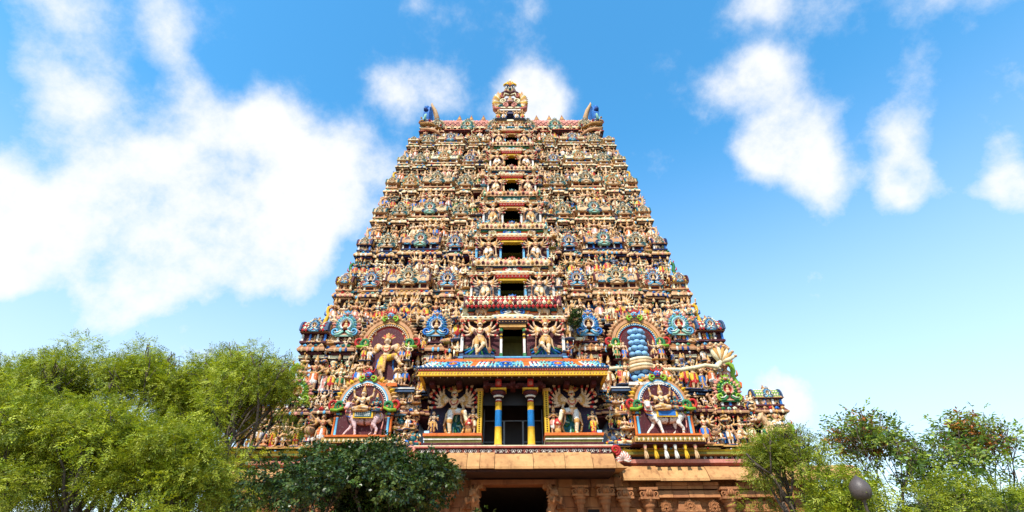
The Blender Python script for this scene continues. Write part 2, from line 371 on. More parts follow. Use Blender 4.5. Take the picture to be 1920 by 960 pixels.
def hand(f, w, d, r, z, big):
    w = V(w); d = V(d).normalized()
    if not big: f.ell(w + d * .025, (.026, .024, .028), z); return
    u = d.cross(V((0, 1, 0))); u = u.normalized() if u.length > .1 else V((1, 0, 0))
    f.ell(w + d * .03, (.027, .02, .03), z)
    for i in range(4):
        a = w + d * .045 + u * (i - 1.5) * .014; m = a + d * (.026 - .003 * abs(i - 1.3)) + V((0, -.012, 0)); f.cap(a, m, .009, .0085, z); f.cap(m, m + d * .012 + V((0, -.02, 0)), .0085, .007, z)
    f.cap(w + d * .015 + u * .022, w + d * .035 + u * .045 + V((0, -.012, 0)), .01, .008, z)
def human(arms, legs, cloth='dhoti', crown='tall', fem=False, ar=1.0, belly=0., Pv=(0, 0, .52), lean=(0, 0), tilt=0., heads=1, big=False, hair=True, face=True, beard=False, flare=True, k=1.0):
    f = Fig(); Pv = V(Pv); W = Pv + V((lean[0] * .4, lean[1] * .4, .1)); C = Pv + V((lean[0], lean[1], .205)); Nk = C + V((0, -.005, .085)); H = Nk + V((tilt, -.015, .09))
    f.ell(Pv, (.1 * k, .075, .075), 'cloth'); f.cap(Pv, W, .08 * k, .064 * k, 'skin'); f.cap(W, C, .064 * k, .085 * k, 'skin'); f.ell(C, (.118 * k, .075, .085), 'skin')
    if belly: f.ell(W + V((0, -.04 - belly * .4, -.01)), (.09 + belly * .5, .06 + belly * .5, .08 + belly * .4), 'skin')
    if fem:
        for sx in (-1, 1): f.ell(C + V((sx * .052, -.07, .0)), .043, 'skin')
    f.cap(C + V((0, 0, .05)), H, .042, .038, 'skin')
    f.arc(C + V((0, -.035, .075)), .075, .085, 190, 350, 7, .011, 'gold', y=-.02, ry=.03)
    f.arc(C + V((0, -.035, .06)), .09, .15, 200, 340, 7, .009, 'jewel', y=-.02, ry=.035)
    f.arc(Pv + V((0, -.0, .055)), .095 * k, .02, 180, 360, 6, .016, 'gold', y=0, ry=.078)
    hs = [0.] if heads == 1 else [(i - (heads - 1) / 2) * (.085 if heads < 6 else .06) for i in range(heads)]
    for hx in hs:
        h = H + V((hx, abs(hx) * .25, 0)); f.ell(h, (.058, .064, .074), 'skin')
        if face:
            f.cap(h + V((0, -.062, .012)), h + V((0, -.074, -.012)), .007, .012, 'skin')
            for sx in (-1, 1):
                f.ell(h + V((sx * .024, -.055, .016)), (.014, .012, .008), 'eye'); f.ell(h + V((sx * .062, -.005, -.03)), (.018, .018, .03), 'gold')
                f.ell(h + V((sx * .06, 0, 0)), (.012, .018, .026), 'skin')
            f.ell(h + V((0, -.056, -.036)), (.02, .012, .008), 'lip')
            if beard: f.cap(h + V((-.05, -.052, -.016)), h + V((0, -.07, -.022)), .007, .009, 'hair'); f.cap(h + V((.05, -.052, -.016)), h + V((0, -.07, -.022)), .007, .009, 'hair')
        if hair: f.ell(h + V((0, .035, .01)), (.066, .045, .072), 'hair')
        if crown == 'tall':
            f.ell(h + V((0, 0, .06)), (.07, .068, .03), 'gold'); f.cap(h + V((0, 0, .07)), h + V((0, .0, .17)), .058, .028, 'crown'); f.ell(h + V((0, 0, .135)), (.05, .05, .014), 'gold'); f.ell(h + V((0, 0, .2)), (.022, .022, .03), 'gold')
        elif crown == 'bun': f.ell(h + V((0, .02, .075)), (.05, .05, .045), 'hair'); f.ell(h + V((0, -.01, .055)), (.06, .06, .016), 'gold')
        elif crown == 'fan':
            f.ell(h + V((0, 0, .06)), (.07, .068, .03), 'gold'); f.cap(h + V((0, 0, .08)), h + V((0, .0, .16)), .05, .03, 'crown')
            for a in range(-150, -29, 20): f.cap(h + V((0, .05, .02)), h + V((math.cos(R(a)) * -.17, .05, .02 - math.sin(R(a)) * .17)), .026, .02, 'jewel' if (a // 20) % 2 else 'gold')
    S = {s: C + V((s * .135 * k, 0, .045)) for s in (-1, 1)}
    for s in (-1, 1): f.ell(S[s], (.05, .048, .045), 'skin')
    for a in arms:
        s, e, h = a[0], V(a[1]), V(a[2]); p = S[s] + V((0, a[3] if len(a) > 3 and isinstance(a[3], float) else 0, 0)); E = p + e; Hd = E + h
        f.cap(p, E, .042 * ar, .034 * ar, 'skin'); f.cap(E, Hd, .034 * ar, .024 * ar, 'skin'); m = p.lerp(E, .55); f.cap(m, p.lerp(E, .68), .045 * ar, .045 * ar, 'gold'); f.cap(E.lerp(Hd, .74), E.lerp(Hd, .92), .033 * ar, .033 * ar, 'jewel' if ar < 1 else 'gold')
        hand(f, Hd, h, .024, 'skin', big)
        pr = a[-1] if isinstance(a[-1], str) else None; q = Hd + V(h).normalized() * .03
        if pr == 'mace': f.cap(q + V((0, -.03, .12)), q + V((s * .02, -.04, -.28)), .016, .02, 'prop'); f.ell(q + V((s * .02, -.04, -.34)), (.06, .06, .075), 'prop'); f.ell(q + V((s * .02, -.04, -.41)), (.035, .035, .03), 'gold')
        elif pr == 'sword': f.cap(q + V((-s * .03, -.03, -.05)), q + V((s * .05, -.03, .22)), .012, .009, 'prop')
        elif pr == 'disc': f.ell(q + V((0, -.02, .055)), (.05, .016, .05), 'jewel'); f.ell(q + V((0, -.03, .055)), (.024, .016, .024), 'gold')
        elif pr == 'flower': f.cap(q, q + V((0, 0, .05)), .012, .012, 'prop'); f.ell(q + V((0, -.01, .08)), (.035, .03, .035), 'jewel')
        elif pr == 'spear': f.cap(q + V((0, -.03, -.5)), q + V((0, -.03, .35)), .011, .011, 'prop'); f.cap(q + V((0, -.03, .35)), q + V((0, -.03, .46)), .028, .004, 'gold')
        elif pr == 'bow': f.arc(q + V((-s * .1, -.03, 0)), .13, .24, -75, 75, 8, .012, 'prop')
    for a, b, c, d in legs:
        a, b, c, d = Pv + V(a), Pv + V(b), Pv + V(c), Pv + V(d)
        zt = 'cloth'; zs = 'cloth' if cloth in ('long',) else 'leg'
        f.cap(a, b, .076, .056, zt); f.cap(b, c, .052, .034, zs); f.cap(c, c.lerp(b, .12), .042, .042, 'gold'); f.cap(c, d, .034, .022, 'leg'); f.cap(b.lerp(a, .06), b.lerp(a, .16), .064, .066, 'cloth2')
    if cloth == 'skirt': f.cap(Pv + V((0, 0, -.04)), Pv + V((0, -.0, -.44)), .1, .115, 'cloth'); f.cap(Pv + V((0, 0, -.42)), Pv + V((0, -.0, -.46)), .122, .125, 'cloth2'); f.cap(Pv + V((0, -.085, -.04)), Pv + V((0, -.11, -.42)), .026, .034, 'cloth2')
    elif cloth in ('dhoti', 'long'):
        f.cap(Pv + V((0, -.06, -.01)), Pv + V((0, -.07, -.3)), .03, .036, 'cloth2')
    if flare and cloth != 'none':
        for s in (-1, 1): f.path([Pv + V((s * .1, 0, .03)), Pv + V((s * .16, .02, -.06)), Pv + V((s * .17, .02, -.2)), Pv + V((s * .21, .02, -.3))], [.02, .026, .024, .012], 'sash')
    return f
STAND = [((-.058, 0, -.02), (-.066, -.02, -.25), (-.06, .0, -.465), (-.075, -.085, -.495)), ((.058, 0, -.02), (.066, -.02, -.25), (.06, 0, -.465), (.075, -.085, -.495))]
TRIB = [((-.058, 0, -.02), (-.03, -.03, -.25), (.0, .0, -.465), (-.015, -.085, -.495)), ((.058, 0, -.02), (.13, -.06, -.24), (.1, .0, -.46), (.13, -.085, -.495))]
CROSS = [((-.058, 0, -.02), (-.07, -.02, -.25), (-.05, .0, -.465), (-.06, -.085, -.495)), ((.058, 0, -.02), (.11, -.09, -.22), (-.03, -.08, -.4), (-.07, -.13, -.45))]
WIDE = [((-.058, 0, -.02), (-.17, -.05, -.2), (-.17, .0, -.455), (-.24, -.06, -.495)), ((.058, 0, -.02), (.17, -.05, -.2), (.17, 0, -.455), (.24, -.06, -.495))]
DANCE = [((-.058, 0, -.02), (-.12, -.06, -.22), (-.06, .0, -.46), (-.1, -.08, -.495)), ((.058, 0, -.0), (.2, -.12, -.06), (.04, -.14, -.2), (-.03, -.18, -.22))]
LIFT = [((-.058, 0, -.02), (-.08, -.04, -.25), (-.06, .0, -.465), (-.09, -.09, -.495)), ((.058, 0, -.0), (.24, -.14, -.05), (.3, -.14, -.28), (.36, -.2, -.31))]
LOTUS = [((-.07, -.02, -.01), (-.25, -.13, -.06), (-.0, -.2, -.075), (.06, -.2, -.07)), ((.07, -.02, -.01), (.25, -.13, -.06), (.0, -.22, -.045), (-.07, -.22, -.04))]
SEATD = [((-.07, -.02, -.01), (-.24, -.15, -.02), (-.02, -.2, -.05), (.05, -.21, -.05)), ((.07, -.02, -.01), (.13, -.23, -.02), (.13, -.22, -.26), (.14, -.3, -.29))]
STRIDE = [((-.058, 0, -.02), (-.2, -.08, -.2), (-.27, -.02, -.45), (-.35, -.06, -.495)), ((.058, 0, -.02), (.12, -.02, -.25), (.26, .02, -.44), (.3, -.04, -.495))]
def AD(s): return (s, (s * .05, .0, -.165), (s * .02, -.03, -.15))
def AH(s): return (s, (s * .12, .0, -.12), (-s * .1, -.05, -.1))
def ANJ(s): return (s, (s * .05, -.03, -.15), (-s * .155, -.13, .08))
def UP(s, pr=None): a = (s, (s * .13, 0., .06), (s * .02, -.03, .16)); return a + ((pr,) if pr else ())
def OUT(s, pr=None): a = (s, (s * .14, -.02, -.07), (s * .1, -.05, .1)); return a + ((pr,) if pr else ())
def FWD(s, pr=None): a = (s, (s * .05, -.03, -.15), (s * .02, -.15, .04)); return a + ((pr,) if pr else ())
def OVER(s): return (s, (s * .1, 0., .13), (-s * .07, 0., .15))
def FAN(s, angs, L1=.15, L2=.16, pr=None, bend=26):
    o = []
    for i, a in enumerate(angs):
        b = a + bend; o.append((s, (s * L1 * math.cos(R(a)), .03 + .012 * i, L1 * math.sin(R(a))), (s * L2 * math.cos(R(b)), -.045, L2 * math.sin(R(b)))) + ((pr[i % len(pr)],) if pr else ()))
    return o
SPEC = {
    'anjali': lambda: human([ANJ(-1), ANJ(1)], STAND),
    'four_arm': lambda: human([UP(-1, 'disc'), UP(1, 'flower'), FWD(-1), AD(1)], STAND, 'long'),
    'hip': lambda: human([UP(-1, 'flower'), AH(1)], TRIB, 'dhoti', lean=(.03, 0), tilt=-.02),
    'lady': lambda: human([FWD(-1, 'flower'), AD(1)], STAND, 'skirt', 'bun', fem=True, lean=(-.02, 0), tilt=.015),
    'lady_up': lambda: human([OVER(-1), AH(1)], TRIB, 'skirt', 'tall', fem=True, lean=(.03, 0)),
    'dancer': lambda: human([OUT(-1), UP(1)], DANCE, 'dhoti', 'tall', lean=(.02, 0)),
    'eight_arm': lambda: human(FAN(-1, (-45, -10, 22, 55), pr=['disc', '', 'sword', 'flower']) + FAN(1, (-45, -10, 22, 55), pr=['flower', 'disc', '', 'sword']), STAND, 'dhoti', 'tall'),
    'guard': lambda: human([AD(-1)[:3] + ('mace',), UP(1)], CROSS, 'dhoti', 'fan', beard=True),
    'archer': lambda: human([(-1, (-.16, -.02, .0), (-.15, -.04, .02), 'bow'), (1, (.1, .02, -.02), (-.12, -.06, .03))], STRIDE, 'dhoti'),
    'lotus': lambda: human([FWD(-1), FWD(1)], LOTUS, 'dhoti', Pv=(0, 0, .13)),
    'lotus_four': lambda: human([UP(-1, 'disc'), UP(1, 'flower'), FWD(-1), FWD(1)], LOTUS, 'dhoti', Pv=(0, 0, .13)),
    'lotus_anjali': lambda: human([ANJ(-1), ANJ(1)], LOTUS, 'dhoti', 'bun', Pv=(0, 0, .13), fem=True),
    'throne': lambda: human([UP(-1, 'sword'), FWD(1), UP(1, 'disc')], SEATD, 'dhoti', Pv=(0, 0, .32)),
    'sage': lambda: human([FWD(-1), AD(1)], LOTUS, 'dhoti', 'bun', Pv=(0, 0, .13), beard=True, belly=.05),
    'dwarf': lambda: human([OVER(-1), OVER(1)], [(V(a) * 1, V(b) * .62, V(c) * .62, V(d) * .62) for a, b, c, d in WIDE], 'dhoti', 'bun', belly=.11, Pv=(0, 0, .32)),
    'spear': lambda: human([OUT(-1, 'spear'), AH(1)], STAND, 'dhoti', 'tall', beard=True),
}
PED = (.26, .2)
def with_ped(f, tall=0.0):
    f.ell((0, -.05, .0 - tall), (.26, .19, .035), 'ped'); f.ell((0, -.05, .03 - tall), (.2, .15, .02), 'ped2'); return f
def lion():
    f = Fig(); f.cap((0, .12, .28), (0, .0, .62), .13, .15, 'skin'); f.ell((0, -.1, .8), (.13, .14, .13), 'skin'); f.ell((0, -.2, .76), (.09, .09, .07), 'cloth2'); f.ell((0, -.23, .71), (.07, .07, .02), 'red')
    for s in (-1, 1):
        f.ell((s * .06, -.19, .85), (.03, .03, .035), 'eye'); f.cap((s * .09, -.05, .9), (s * .16, 0, 1.02), .035, .012, 'gold')
        f.cap((s * .1, -.05, .6), (s * .13, -.25, .5), .055, .045, 'skin'); f.cap((s * .13, -.25, .5), (s * .13, -.3, .62), .045, .05, 'skin')
        f.cap((s * .1, .12, .3), (s * .15, -.04, .2), .08, .06, 'skin'); f.cap((s * .15, -.04, .2), (s * .15, .05, .04), .05, .05, 'skin'); f.cap((s * .15, .05, .03), (s * .16, -.07, .03), .05, .045, 'skin')
        for a in range(3): f.cap((s * .1, 0, .72 - a * .09), (s * (.2 - .02 * a), .02, .66 - a * .1), .05, .02, 'gold')
    f.path([(0, .2, .25), (.05, .3, .3), (.12, .3, .5), (.08, .3, .66), (.16, .28, .74)], [.04, .035, .03, .03, .04], 'sash'); return f
def bull(spread=0.):
    f = Fig(); f.cap((-.62, 0, 1.2), (.62, 0, 1.22), .4, .37, 'skin'); f.ell((-.5, 0, 1.58), (.26, .2, .2), 'skin'); f.ell((.78, 0, 1.2), (.3, .33, .36), 'skin'); f.ell((0, 0, 1.02), (.7, .36, .3), 'skin')
    f.cap((-.7, -.02, 1.3), (-1.02, -.16, 1.86), .31, .2, 'skin'); f.cap((-.85, -.1, 1.1), (-1.0, -.18, 1.55), .12, .12, 'skin')
    f.cap((-1.02, -.24, 1.96), (-1.06, -.5, 1.68), .2, .12, 'skin'); f.ell((-1.07, -.55, 1.64), (.14, .1, .09), 'muzzle')
    for s in (-1, 1):
        c = V((-1.02, -.24, 2.0)); f.cap(c + V((s * .14, .02, .1)), c + V((s * .24, 0, .26)), .05, .035, 'gold'); f.cap(c + V((s * .24, 0, .26)), c + V((s * .2, -.02, .42)), .035, .012, 'gold')
        f.cap(c + V((s * .18, .04, .0)), c + V((s * .36, .0, .03)), .045, .06, 'muzzle'); f.ell(c + V((s * .11, -.17, -.06)), (.045, .04, .04), 'eye')
    f.ell((-1.02, -.33, 2.08), (.1, .08, .1), 'gold')
    for i, r in enumerate((.33, .31, .28)): f.arc((-.8 - i * .07, -.06, 1.36 + i * .13), r, .2, 160, 380, 9, .035, ('blue', 'gold', 'red')[i], y=-.0, ry=.27)
    f.path([(-.62, -.22, 1.05), (-.48 - spread, -.3, .66), (-.42 - spread, -.3, .4)], [.19, .12, .08], 'skin'); f.path([(-.42 - spread, -.3, .4), (-.36 - spread, -.33, .12)], [.085, .075], 'skin'); f.ell((-.38 - spread, -.36, .07), (.1, .12, .07), 'muzzle')
    f.path([(-.66, .16, 1.05), (-.82, .12, .6), (-1.1, .1, .3), (-1.2, .08, .1)], [.19, .11, .075, .07], 'skin'); f.ell((-1.24, .05, .06), (.11, .1, .06), 'muzzle')
    f.path([(.74, -.22, 1.1), (.62, -.3, .72), (.86, -.28, .42), (.82 + spread, -.3, .12)], [.24, .14, .085, .075], 'skin'); f.ell((.8 + spread, -.34, .07), (.1, .12, .07), 'muzzle')
    f.path([(.7, .16, 1.1), (.48, .12, .7), (.5, .14, .38), (.32, .1, .1)], [.24, .14, .085, .07], 'skin'); f.ell((.28, .06, .06), (.11, .1, .06), 'muzzle')
    for p in ((-.4 - spread, -.31, .24), (.84, -.29, .24), (-1.14, .09, .2), (.38, .11, .2)): f.ell(p, (.1, .1, .04), 'gold')
    f.path([(1.02, 0, 1.4), (1.16, -.05, 1.2), (1.14, -.08, .8), (1.1, -.1, .5)], [.07, .05, .04, .05], 'muzzle')
    f.arc((0, 0, 1.08), .02, .42, 0, 1, 1, .02, 'muzzle')
    for a in range(0, 200, 18): f.cap((.08, -.41 * math.cos(R(a - 90)), 1.16 + .46 * math.sin(R(a - 90))), (.08, -.41 * math.cos(R(a - 72)), 1.16 + .46 * math.sin(R(a - 72))), .05, .05, 'brown')
    return f
def horse():
    f = Fig(); f.cap((-.18, 0, .42), (.2, 0, .42), .13, .13, 'skin'); f.cap((-.22, -.0, .48), (-.36, -.05, .7), .1, .07, 'skin'); f.cap((-.36, -.05, .74), (-.47, -.12, .62), .07, .05, 'skin')
    for x, y in ((-.2, -.08), (-.14, .08), (.2, -.08), (.26, .08)): f.path([(x, y, .36), (x - .03, y - .02, .2), (x + .02, y, .03)], [.07, .04, .035], 'skin')
    f.cap((.3, 0, .48), (.38, 0, .2), .05, .03, 'hair'); f.cap((-.3, .03, .74), (-.22, .02, .56), .04, .05, 'hair'); f.ell((.02, 0, .5), (.15, .14, .08), 'cloth')
    h = human([OUT(-1, 'sword'), FWD(1)], [((-.07, 0, 0), (-.13, -.14, -.08), (-.12, -.13, -.22), (-.15, -.19, -.25)), ((.07, 0, 0), (.14, -.12, -.1), (.15, -.1, -.24), (.15, -.16, -.27))], 'dhoti', Pv=(0, -.02, .56), flare=False)
    for q in h.p:
        f.p.append((q[0], V((q[1].x * .8, q[1].y * .8, .56 + (q[1].z - .56) * .8)), V((q[2].x * .8, q[2].y * .8, .56 + (q[2].z - .56) * .8)) if q[0] == 'c' else q[2] * .8, q[3] * .8, q[4] * .8, q[5]))
    return f
# paint schemes: skin, cloth, second cloth, crown ...
def pal(skin, cloth, cloth2, sash, crown='gold', jewel='red', ped='slate', ped2='rose', prop='bronze', leg=None, hair='dark'):
    g = lambda n: P[n]
    return dict(skin=g(skin), leg=g(leg or skin), cloth=g(cloth), cloth2=g(cloth2), sash=g(sash), crown=g(crown), gold=g('gold'), jewel=g(jewel), ped=g(ped), ped2=g(ped2), prop=g(prop), hair=g(hair), eye=g('white'), lip=g('red'), muzzle=g('cream'))
PALS = [('tan', 'white', 'gold', 'blue', pal('tan', 'white', 'gold', 'blue')), ('tan', 'blue', 'gold', 'red', pal('skin', 'blue', 'gold', 'red', ped='terra')), ('pale', 'red', 'yellow', 'white', pal('cream', 'red', 'yellow', 'white', jewel='blue')),
        ('tan', 'yellow', 'red', 'green', pal('tan', 'yellow', 'red', 'green', jewel='green')), ('brown', 'orange', 'white', 'tan', pal('tan2', 'orange', 'white', 'tan', ped='olive')), ('tan', 'gold', 'maroon', 'tan', pal('skin', 'gold', 'maroon', 'tan', jewel='teal', ped='gold')),
        ('green', 'red', 'gold', 'yellow', pal('teal', 'red', 'gold', 'yellow', leg='teal')), ('blue', 'yellow', 'red', 'white', pal('slate', 'yellow', 'red', 'white', jewel='white')), ('tan', 'pink', 'white', 'pink', pal('tan2', 'pink', 'white', 'terra', ped='sky')), ('pale', 'green', 'gold', 'white', pal('cream', 'green', 'gold', 'cream', ped='maroon')),
        ('tan', 'cream', 'bronze', 'tan', pal('skin', 'cream', 'bronze', 'tan2', ped='gold'))]
PWT = [5, 4, 3, 4, 4, 3, 1.5, 1.2, 3, 2, 5]
SCULPT = {}
def sculpt(kind, lod):
    key = (kind, lod)
    if key not in SCULPT:
        f = lion() if kind == 'lion' else horse() if kind == 'rider' else with_ped(SPEC[kind](), .27 if kind == 'throne' and 0 else 0.0)
        SCULPT[key] = f.build(*{0: (.0135, 2600), 1: (.017, 1300), 2: (.024, 300)}[lod])
    return SCULPT[key]
MCACHE = {}
GARM = ('cloth', 'cloth2', 'sash'); HEADG = ('crown', 'hair'); PEDZ = ('ped', 'ped2')
def statue_mesh(kind, pi, lod, part=None):
    key = (kind, pi, lod, part)
    if key not in MCACHE:
        s = sculpt(kind, lod); pl = PALS[pi][4]
        if part is None: only = None
        elif part == 'body': only = [n for n in s.names if n not in GARM + HEADG + PEDZ]
        elif part == 'garment': only = [n for n in s.names if n in GARM]
        elif part == 'crown': only = [n for n in s.names if n in HEADG]
        else: only = [n for n in s.names if n in PEDZ]
        MCACHE[key] = s.mesh('statue' if part in (None, 'body') else part, pl, only)
    return MCACHE[key]
KINDNAME = dict(anjali='standing statue with joined palms', four_arm='standing four-armed statue', hip='standing statue with one raised arm', lady='standing woman statue in a long skirt', lady_up='woman statue with an arm over its head', dancer='dancing statue with one lifted leg',
                eight_arm='standing eight-armed statue', guard='bearded guard statue with a mace', archer='striding archer statue', lotus='seated cross-legged statue', lotus_four='seated four-armed statue', lotus_anjali='seated statue with joined palms', throne='enthroned statue with one hanging leg',
                sage='seated bearded sage statue', dwarf='squatting pot-bellied dwarf statue', spear='standing statue holding a spear', lion='rearing lion statue', rider='horse and rider statue')
STATUES = []
def put_statue(kind, x, y, z, h, pi, tier, row, parts=0, lod=1, rz=None, cat='statue', label=None):
    """h: height of the figure from foot to chin scale (1.0 = unit)"""
    flip = rnd.random() < .5
    rz = rnd.uniform(-.22, .22) if rz is None else rz
    sc = (h * (-1 if flip else 1), h, h)
    nm = 'statue'
    if parts:
        o = link(nm, statue_mesh(kind, pi, lod, 'body'), None, (x, y, z), rz, sc)
        for p in ('garment', 'crown', 'pedestal'):
            m = statue_mesh(kind, pi, lod, p)
            if m: link(p, m, o)
    else: o = link(nm, statue_mesh(kind, pi, lod), None, (x, y, z), rz, sc)
    STATUES.append((o, kind, pi, tier, row, x)); o['category'] = cat
    if label: o['label'] = label
    return o
BULK = {}     # painted figures too many and too small to keep one by one
def bulk(kind, x, y, z, h, pi, rz=0., key='statue_crowd'):
    s = sculpt(kind, 2); c, n = math.cos(rz), math.sin(rz); fl = -1 if rnd.random() < .5 else 1
    q = s.co * h; q = np.stack([q[:, 0] * fl * c - q[:, 1] * n + x, q[:, 0] * fl * n + q[:, 1] * c + y, q[:, 2] + z], 1)
    tr = s.tr if fl > 0 else s.tr[:, ::-1]
    BULK.setdefault(key, []).append((q, tr, s.cols(PALS[pi][4])))
def flush_bulk(key, name, mat):
    L_ = BULK.get(key)
    if not L_: return None
    off = 0; trs = []
    for q, tr, c in L_: trs.append(tr + off); off += len(q)
    o = bpy.data.objects.new(name, np_mesh(name, np.concatenate([a[0] for a in L_]), np.concatenate(trs), np.concatenate([a[2] for a in L_]), mat)); COL.objects.link(o); return o
def pick(): return rnd.choices(range(len(PALS)), PWT)[0]
# ------------------------------------------------------------------ ornament prototypes
def hs(r, n=20, a0=-62, a1=242, tip=.0, sx=1.0, cz=0.0):
    """horseshoe curve in x,z, closed at the bottom by a narrowing neck, with a pointed crown"""
    o = []
    for i in range(n + 1):
        a = R(a0 + (a1 - a0) * i / n); k = 1 + tip * max(0, 1 - abs(math.degrees(a) - 90) / 26) ** 2
        o.append((r * sx * math.cos(a), r * k * math.sin(a) + cz))
    return o[::-1]
def leafpoly(w, h): return [(-w * .25, 0), (-w * .5, h * .4), (-w * .3, h * .75), (0, h), (w * .3, h * .75), (w * .5, h * .4), (w * .25, 0)]
def spiral(mb, cx, cz, r, turns, s, y, th, c, n=14):
    pts = []
    for i in range(n + 1):
        t = i / n; a = s * (t * turns * 2 * math.pi) - math.pi / 2; q = r * (1 - .8 * t); pts.append((cx + s * 0 + q * math.cos(a), y - .03 * t, cz + q * math.sin(a)))
    mb.tube(pts, [th * (1 - .5 * i / n) for i in range(n + 1)], c, 5)
def face_mask(mb, z, s, c, c2, horns=True, y=-.2):
    mb.ell((0, y, z), (.17 * s, .12 * s, .14 * s), c, 8, 6)
    for q in (-1, 1):
        mb.ell((q * .075 * s, y - .1 * s, z + .04 * s), (.045 * s, .04 * s, .045 * s), P['white'], 6, 4); mb.ell((q * .075 * s, y - .135 * s, z + .04 * s), (.02 * s, .02 * s, .022 * s), P['black'], 5, 4)
        if horns: mb.tube([(q * .1 * s, y, z + .1 * s), (q * .22 * s, y, z + .16 * s), (q * .26 * s, y, z + .3 * s)], [.05 * s, .04 * s, .012 * s], c2, 5)
        mb.tube([(q * .13 * s, y, z - .06 * s), (q * .26 * s, y - .02, z - .1 * s), (q * .3 * s, y - .02, z + .02 * s)], [.05 * s, .045 * s, .02 * s], c2, 5)
    mb.ell((0, y - .1 * s, z - .01 * s), (.035 * s, .05 * s, .04 * s), c2, 5, 4); mb.ell((0, y - .06 * s, z - .085 * s), (.1 * s, .07 * s, .03 * s), P['red'], 6, 4)
    for a in (-.1, 0, .1): mb.slab([(x + a * s, zz + z + .1 * s) for x, zz in leafpoly(.1 * s, (.24 - abs(a)) * s)], y - .03, y + .03, c2)
def medallion(cols, flame=True, head=True):
    """horseshoe gable ornament ~1.1 wide, base at z=0: seated figurine in a pointed arch of carved bands, two rows of flame leaves, scroll feet and a lion mask"""
    c0, c1, c2, c3, cf = [P[c] for c in cols]; mb = MB(); cz = .44
    mb.slab(hs(.2, 14, cz=cz, tip=.15), -.06, .02, c0)
    mb.ell((0, -.1, cz - .1), (.12, .07, .07), P['tan'], 6, 4); mb.ell((0, -.1, cz + .0), (.075, .06, .09), P['tan'], 6, 4); mb.ell((0, -.12, cz + .11), (.045, .045, .06), P['gold'], 6, 4)
    rr = [.17, .215, .27, .31]; yy = [-.14, -.18, -.16, -.1]
    for k in range(3): mb.ring(hs(rr[k], 16, cz=cz, tip=.2 - .04 * k), hs(rr[k + 1], 16, cz=cz, tip=.16 - .04 * k), yy[k], yy[k + 1], .03, (c1, c2, c3)[k])
    for i in range(20):
        a = -48 + 276 * i / 19; q = R(a); mb.ell((.242 * math.cos(q), -.185, cz + .25 * math.sin(q)), .022, P['white'] if i % 2 else c3, 5, 4)
    if flame:
        for i in range(19):
            a = -48 + 276 * i / 18
            if 80 < a < 100: continue
            mb.add(*leaf3(.12, .17, .09, c2 if i % 2 else c3), M=Matrix.Translation((.28 * math.cos(R(a)), -.08, cz + .29 * math.sin(R(a)))) @ Matrix.Rotation(-R(a - 90 + (12 if a < 90 else -12)), 4, 'Y'))
        for i in range(16):
            a = -30 + 240 * i / 15
            if 78 < a < 102: continue
            mb.add(*leaf3(.15, .19 + .05 * (i % 2), .08, cf if i % 3 else P['tan']), M=Matrix.Translation((.4 * math.cos(R(a)), -.03, cz + .41 * math.sin(R(a)))) @ Matrix.Rotation(-R(a - 90 + (20 if a < 90 else -20)), 4, 'Y'))
    for s in (-1, 1):
        spiral(mb, s * .36, .12, .15, 1.3, s, -.14, .05, c2); spiral(mb, s * .56, .1, .1, 1.1, -s, -.08, .035, cf, 9); mb.tube([(s * .06, -.14, .14), (s * .2, -.16, .0), (s * .4, -.15, -.02)], [.05, .05, .03], c3, 5)
        mb.tube([(s * .12, -.16, .17), (s * .24, -.18, .08), (s * .4, -.17, .08)], [.03, .03, .02], P['white'], 5)
    mb.box(-.36, .36, -.15, .05, -.08, -.02, c3); mb.box(-.3, .3, -.12, .05, -.02, .04, cf)
    if head: face_mask(mb, cz + .45, .56, cf, c2, y=-.12)
    return mb
def leaf3(w, h, d, c):
    return ([(-w * .3, 0, 0), (w * .3, 0, 0), (-w * .5, 0, h * .45), (w * .5, 0, h * .45), (0, 0, h), (0, -d, h * .3)], [(0, 1, 5), (1, 3, 5), (3, 4, 5), (4, 2, 5), (2, 0, 5)], c)
MED = {'blue': ('maroon', 'white', 'blue', 'sky', 'tan'), 'tan': ('maroon', 'cream', 'teal', 'tan', 'cream'), 'gold': ('red', 'cream', 'gold', 'tan', 'mint'), 'pink': ('navy', 'white', 'rose', 'sky', 'cream'), 'teal': ('red', 'cream', 'teal', 'mint', 'cream'), 'fire': ('navy', 'white', 'red', 'white', 'orange'), 'sky': ('red', 'white', 'slate', 'mint', 'tan'), 'lime': ('red', 'pink', 'lime', 'green', 'pink'), 'yellow': ('red', 'sky', 'blue', 'white', 'yellow')}
MED['aqua'] = ('red', 'white', 'sky', 'mint', 'pink'); MED['slate'] = ('maroon', 'white', 'slate', 'sky', 'cream')
MEDM = {k: medallion(v).mesh('medallion') for k, v in MED.items()}
def pilaster_mb(c):
    b, s1, s2, cp = [P[q] for q in c]; mb = MB()
    mb.box(-.13, .13, -.13, .13, 0, .1, b); mb.box(-.11, .11, -.11, .11, .1, .14, P['dark'])
    mb.box(-.09, .09, -.09, .09, .14, .5, s1); mb.lathe([(.1, .5, P['white']), (.1, .54, s2), (.075, .58, s2), (.075, .64, P['dark']), (.12, .68, P['dark']), (.13, .72, s2), (.1, .76, cp), (.16, .82, cp), (.17, .86, cp)], 8)
    mb.box(-.17, .17, -.15, .15, .86, .92, P['dark']); mb.box(-.2, .2, -.18, .15, .92, 1.0, cp); return mb
PILM = {k: pilaster_mb(v).mesh('pilaster') for k, v in {'blue': ('gold', 'blue', 'teal', 'cream'), 'white': ('slate', 'white', 'pink', 'terra'), 'sky': ('tan', 'sky', 'blue', 'tan'), 'dark': ('olive', 'dblue', 'teal', 'cream'), 'tan': ('gold', 'terra', 'tan', 'cream'), 'gold': ('maroon', 'gold', 'lime', 'orange')}.items()}
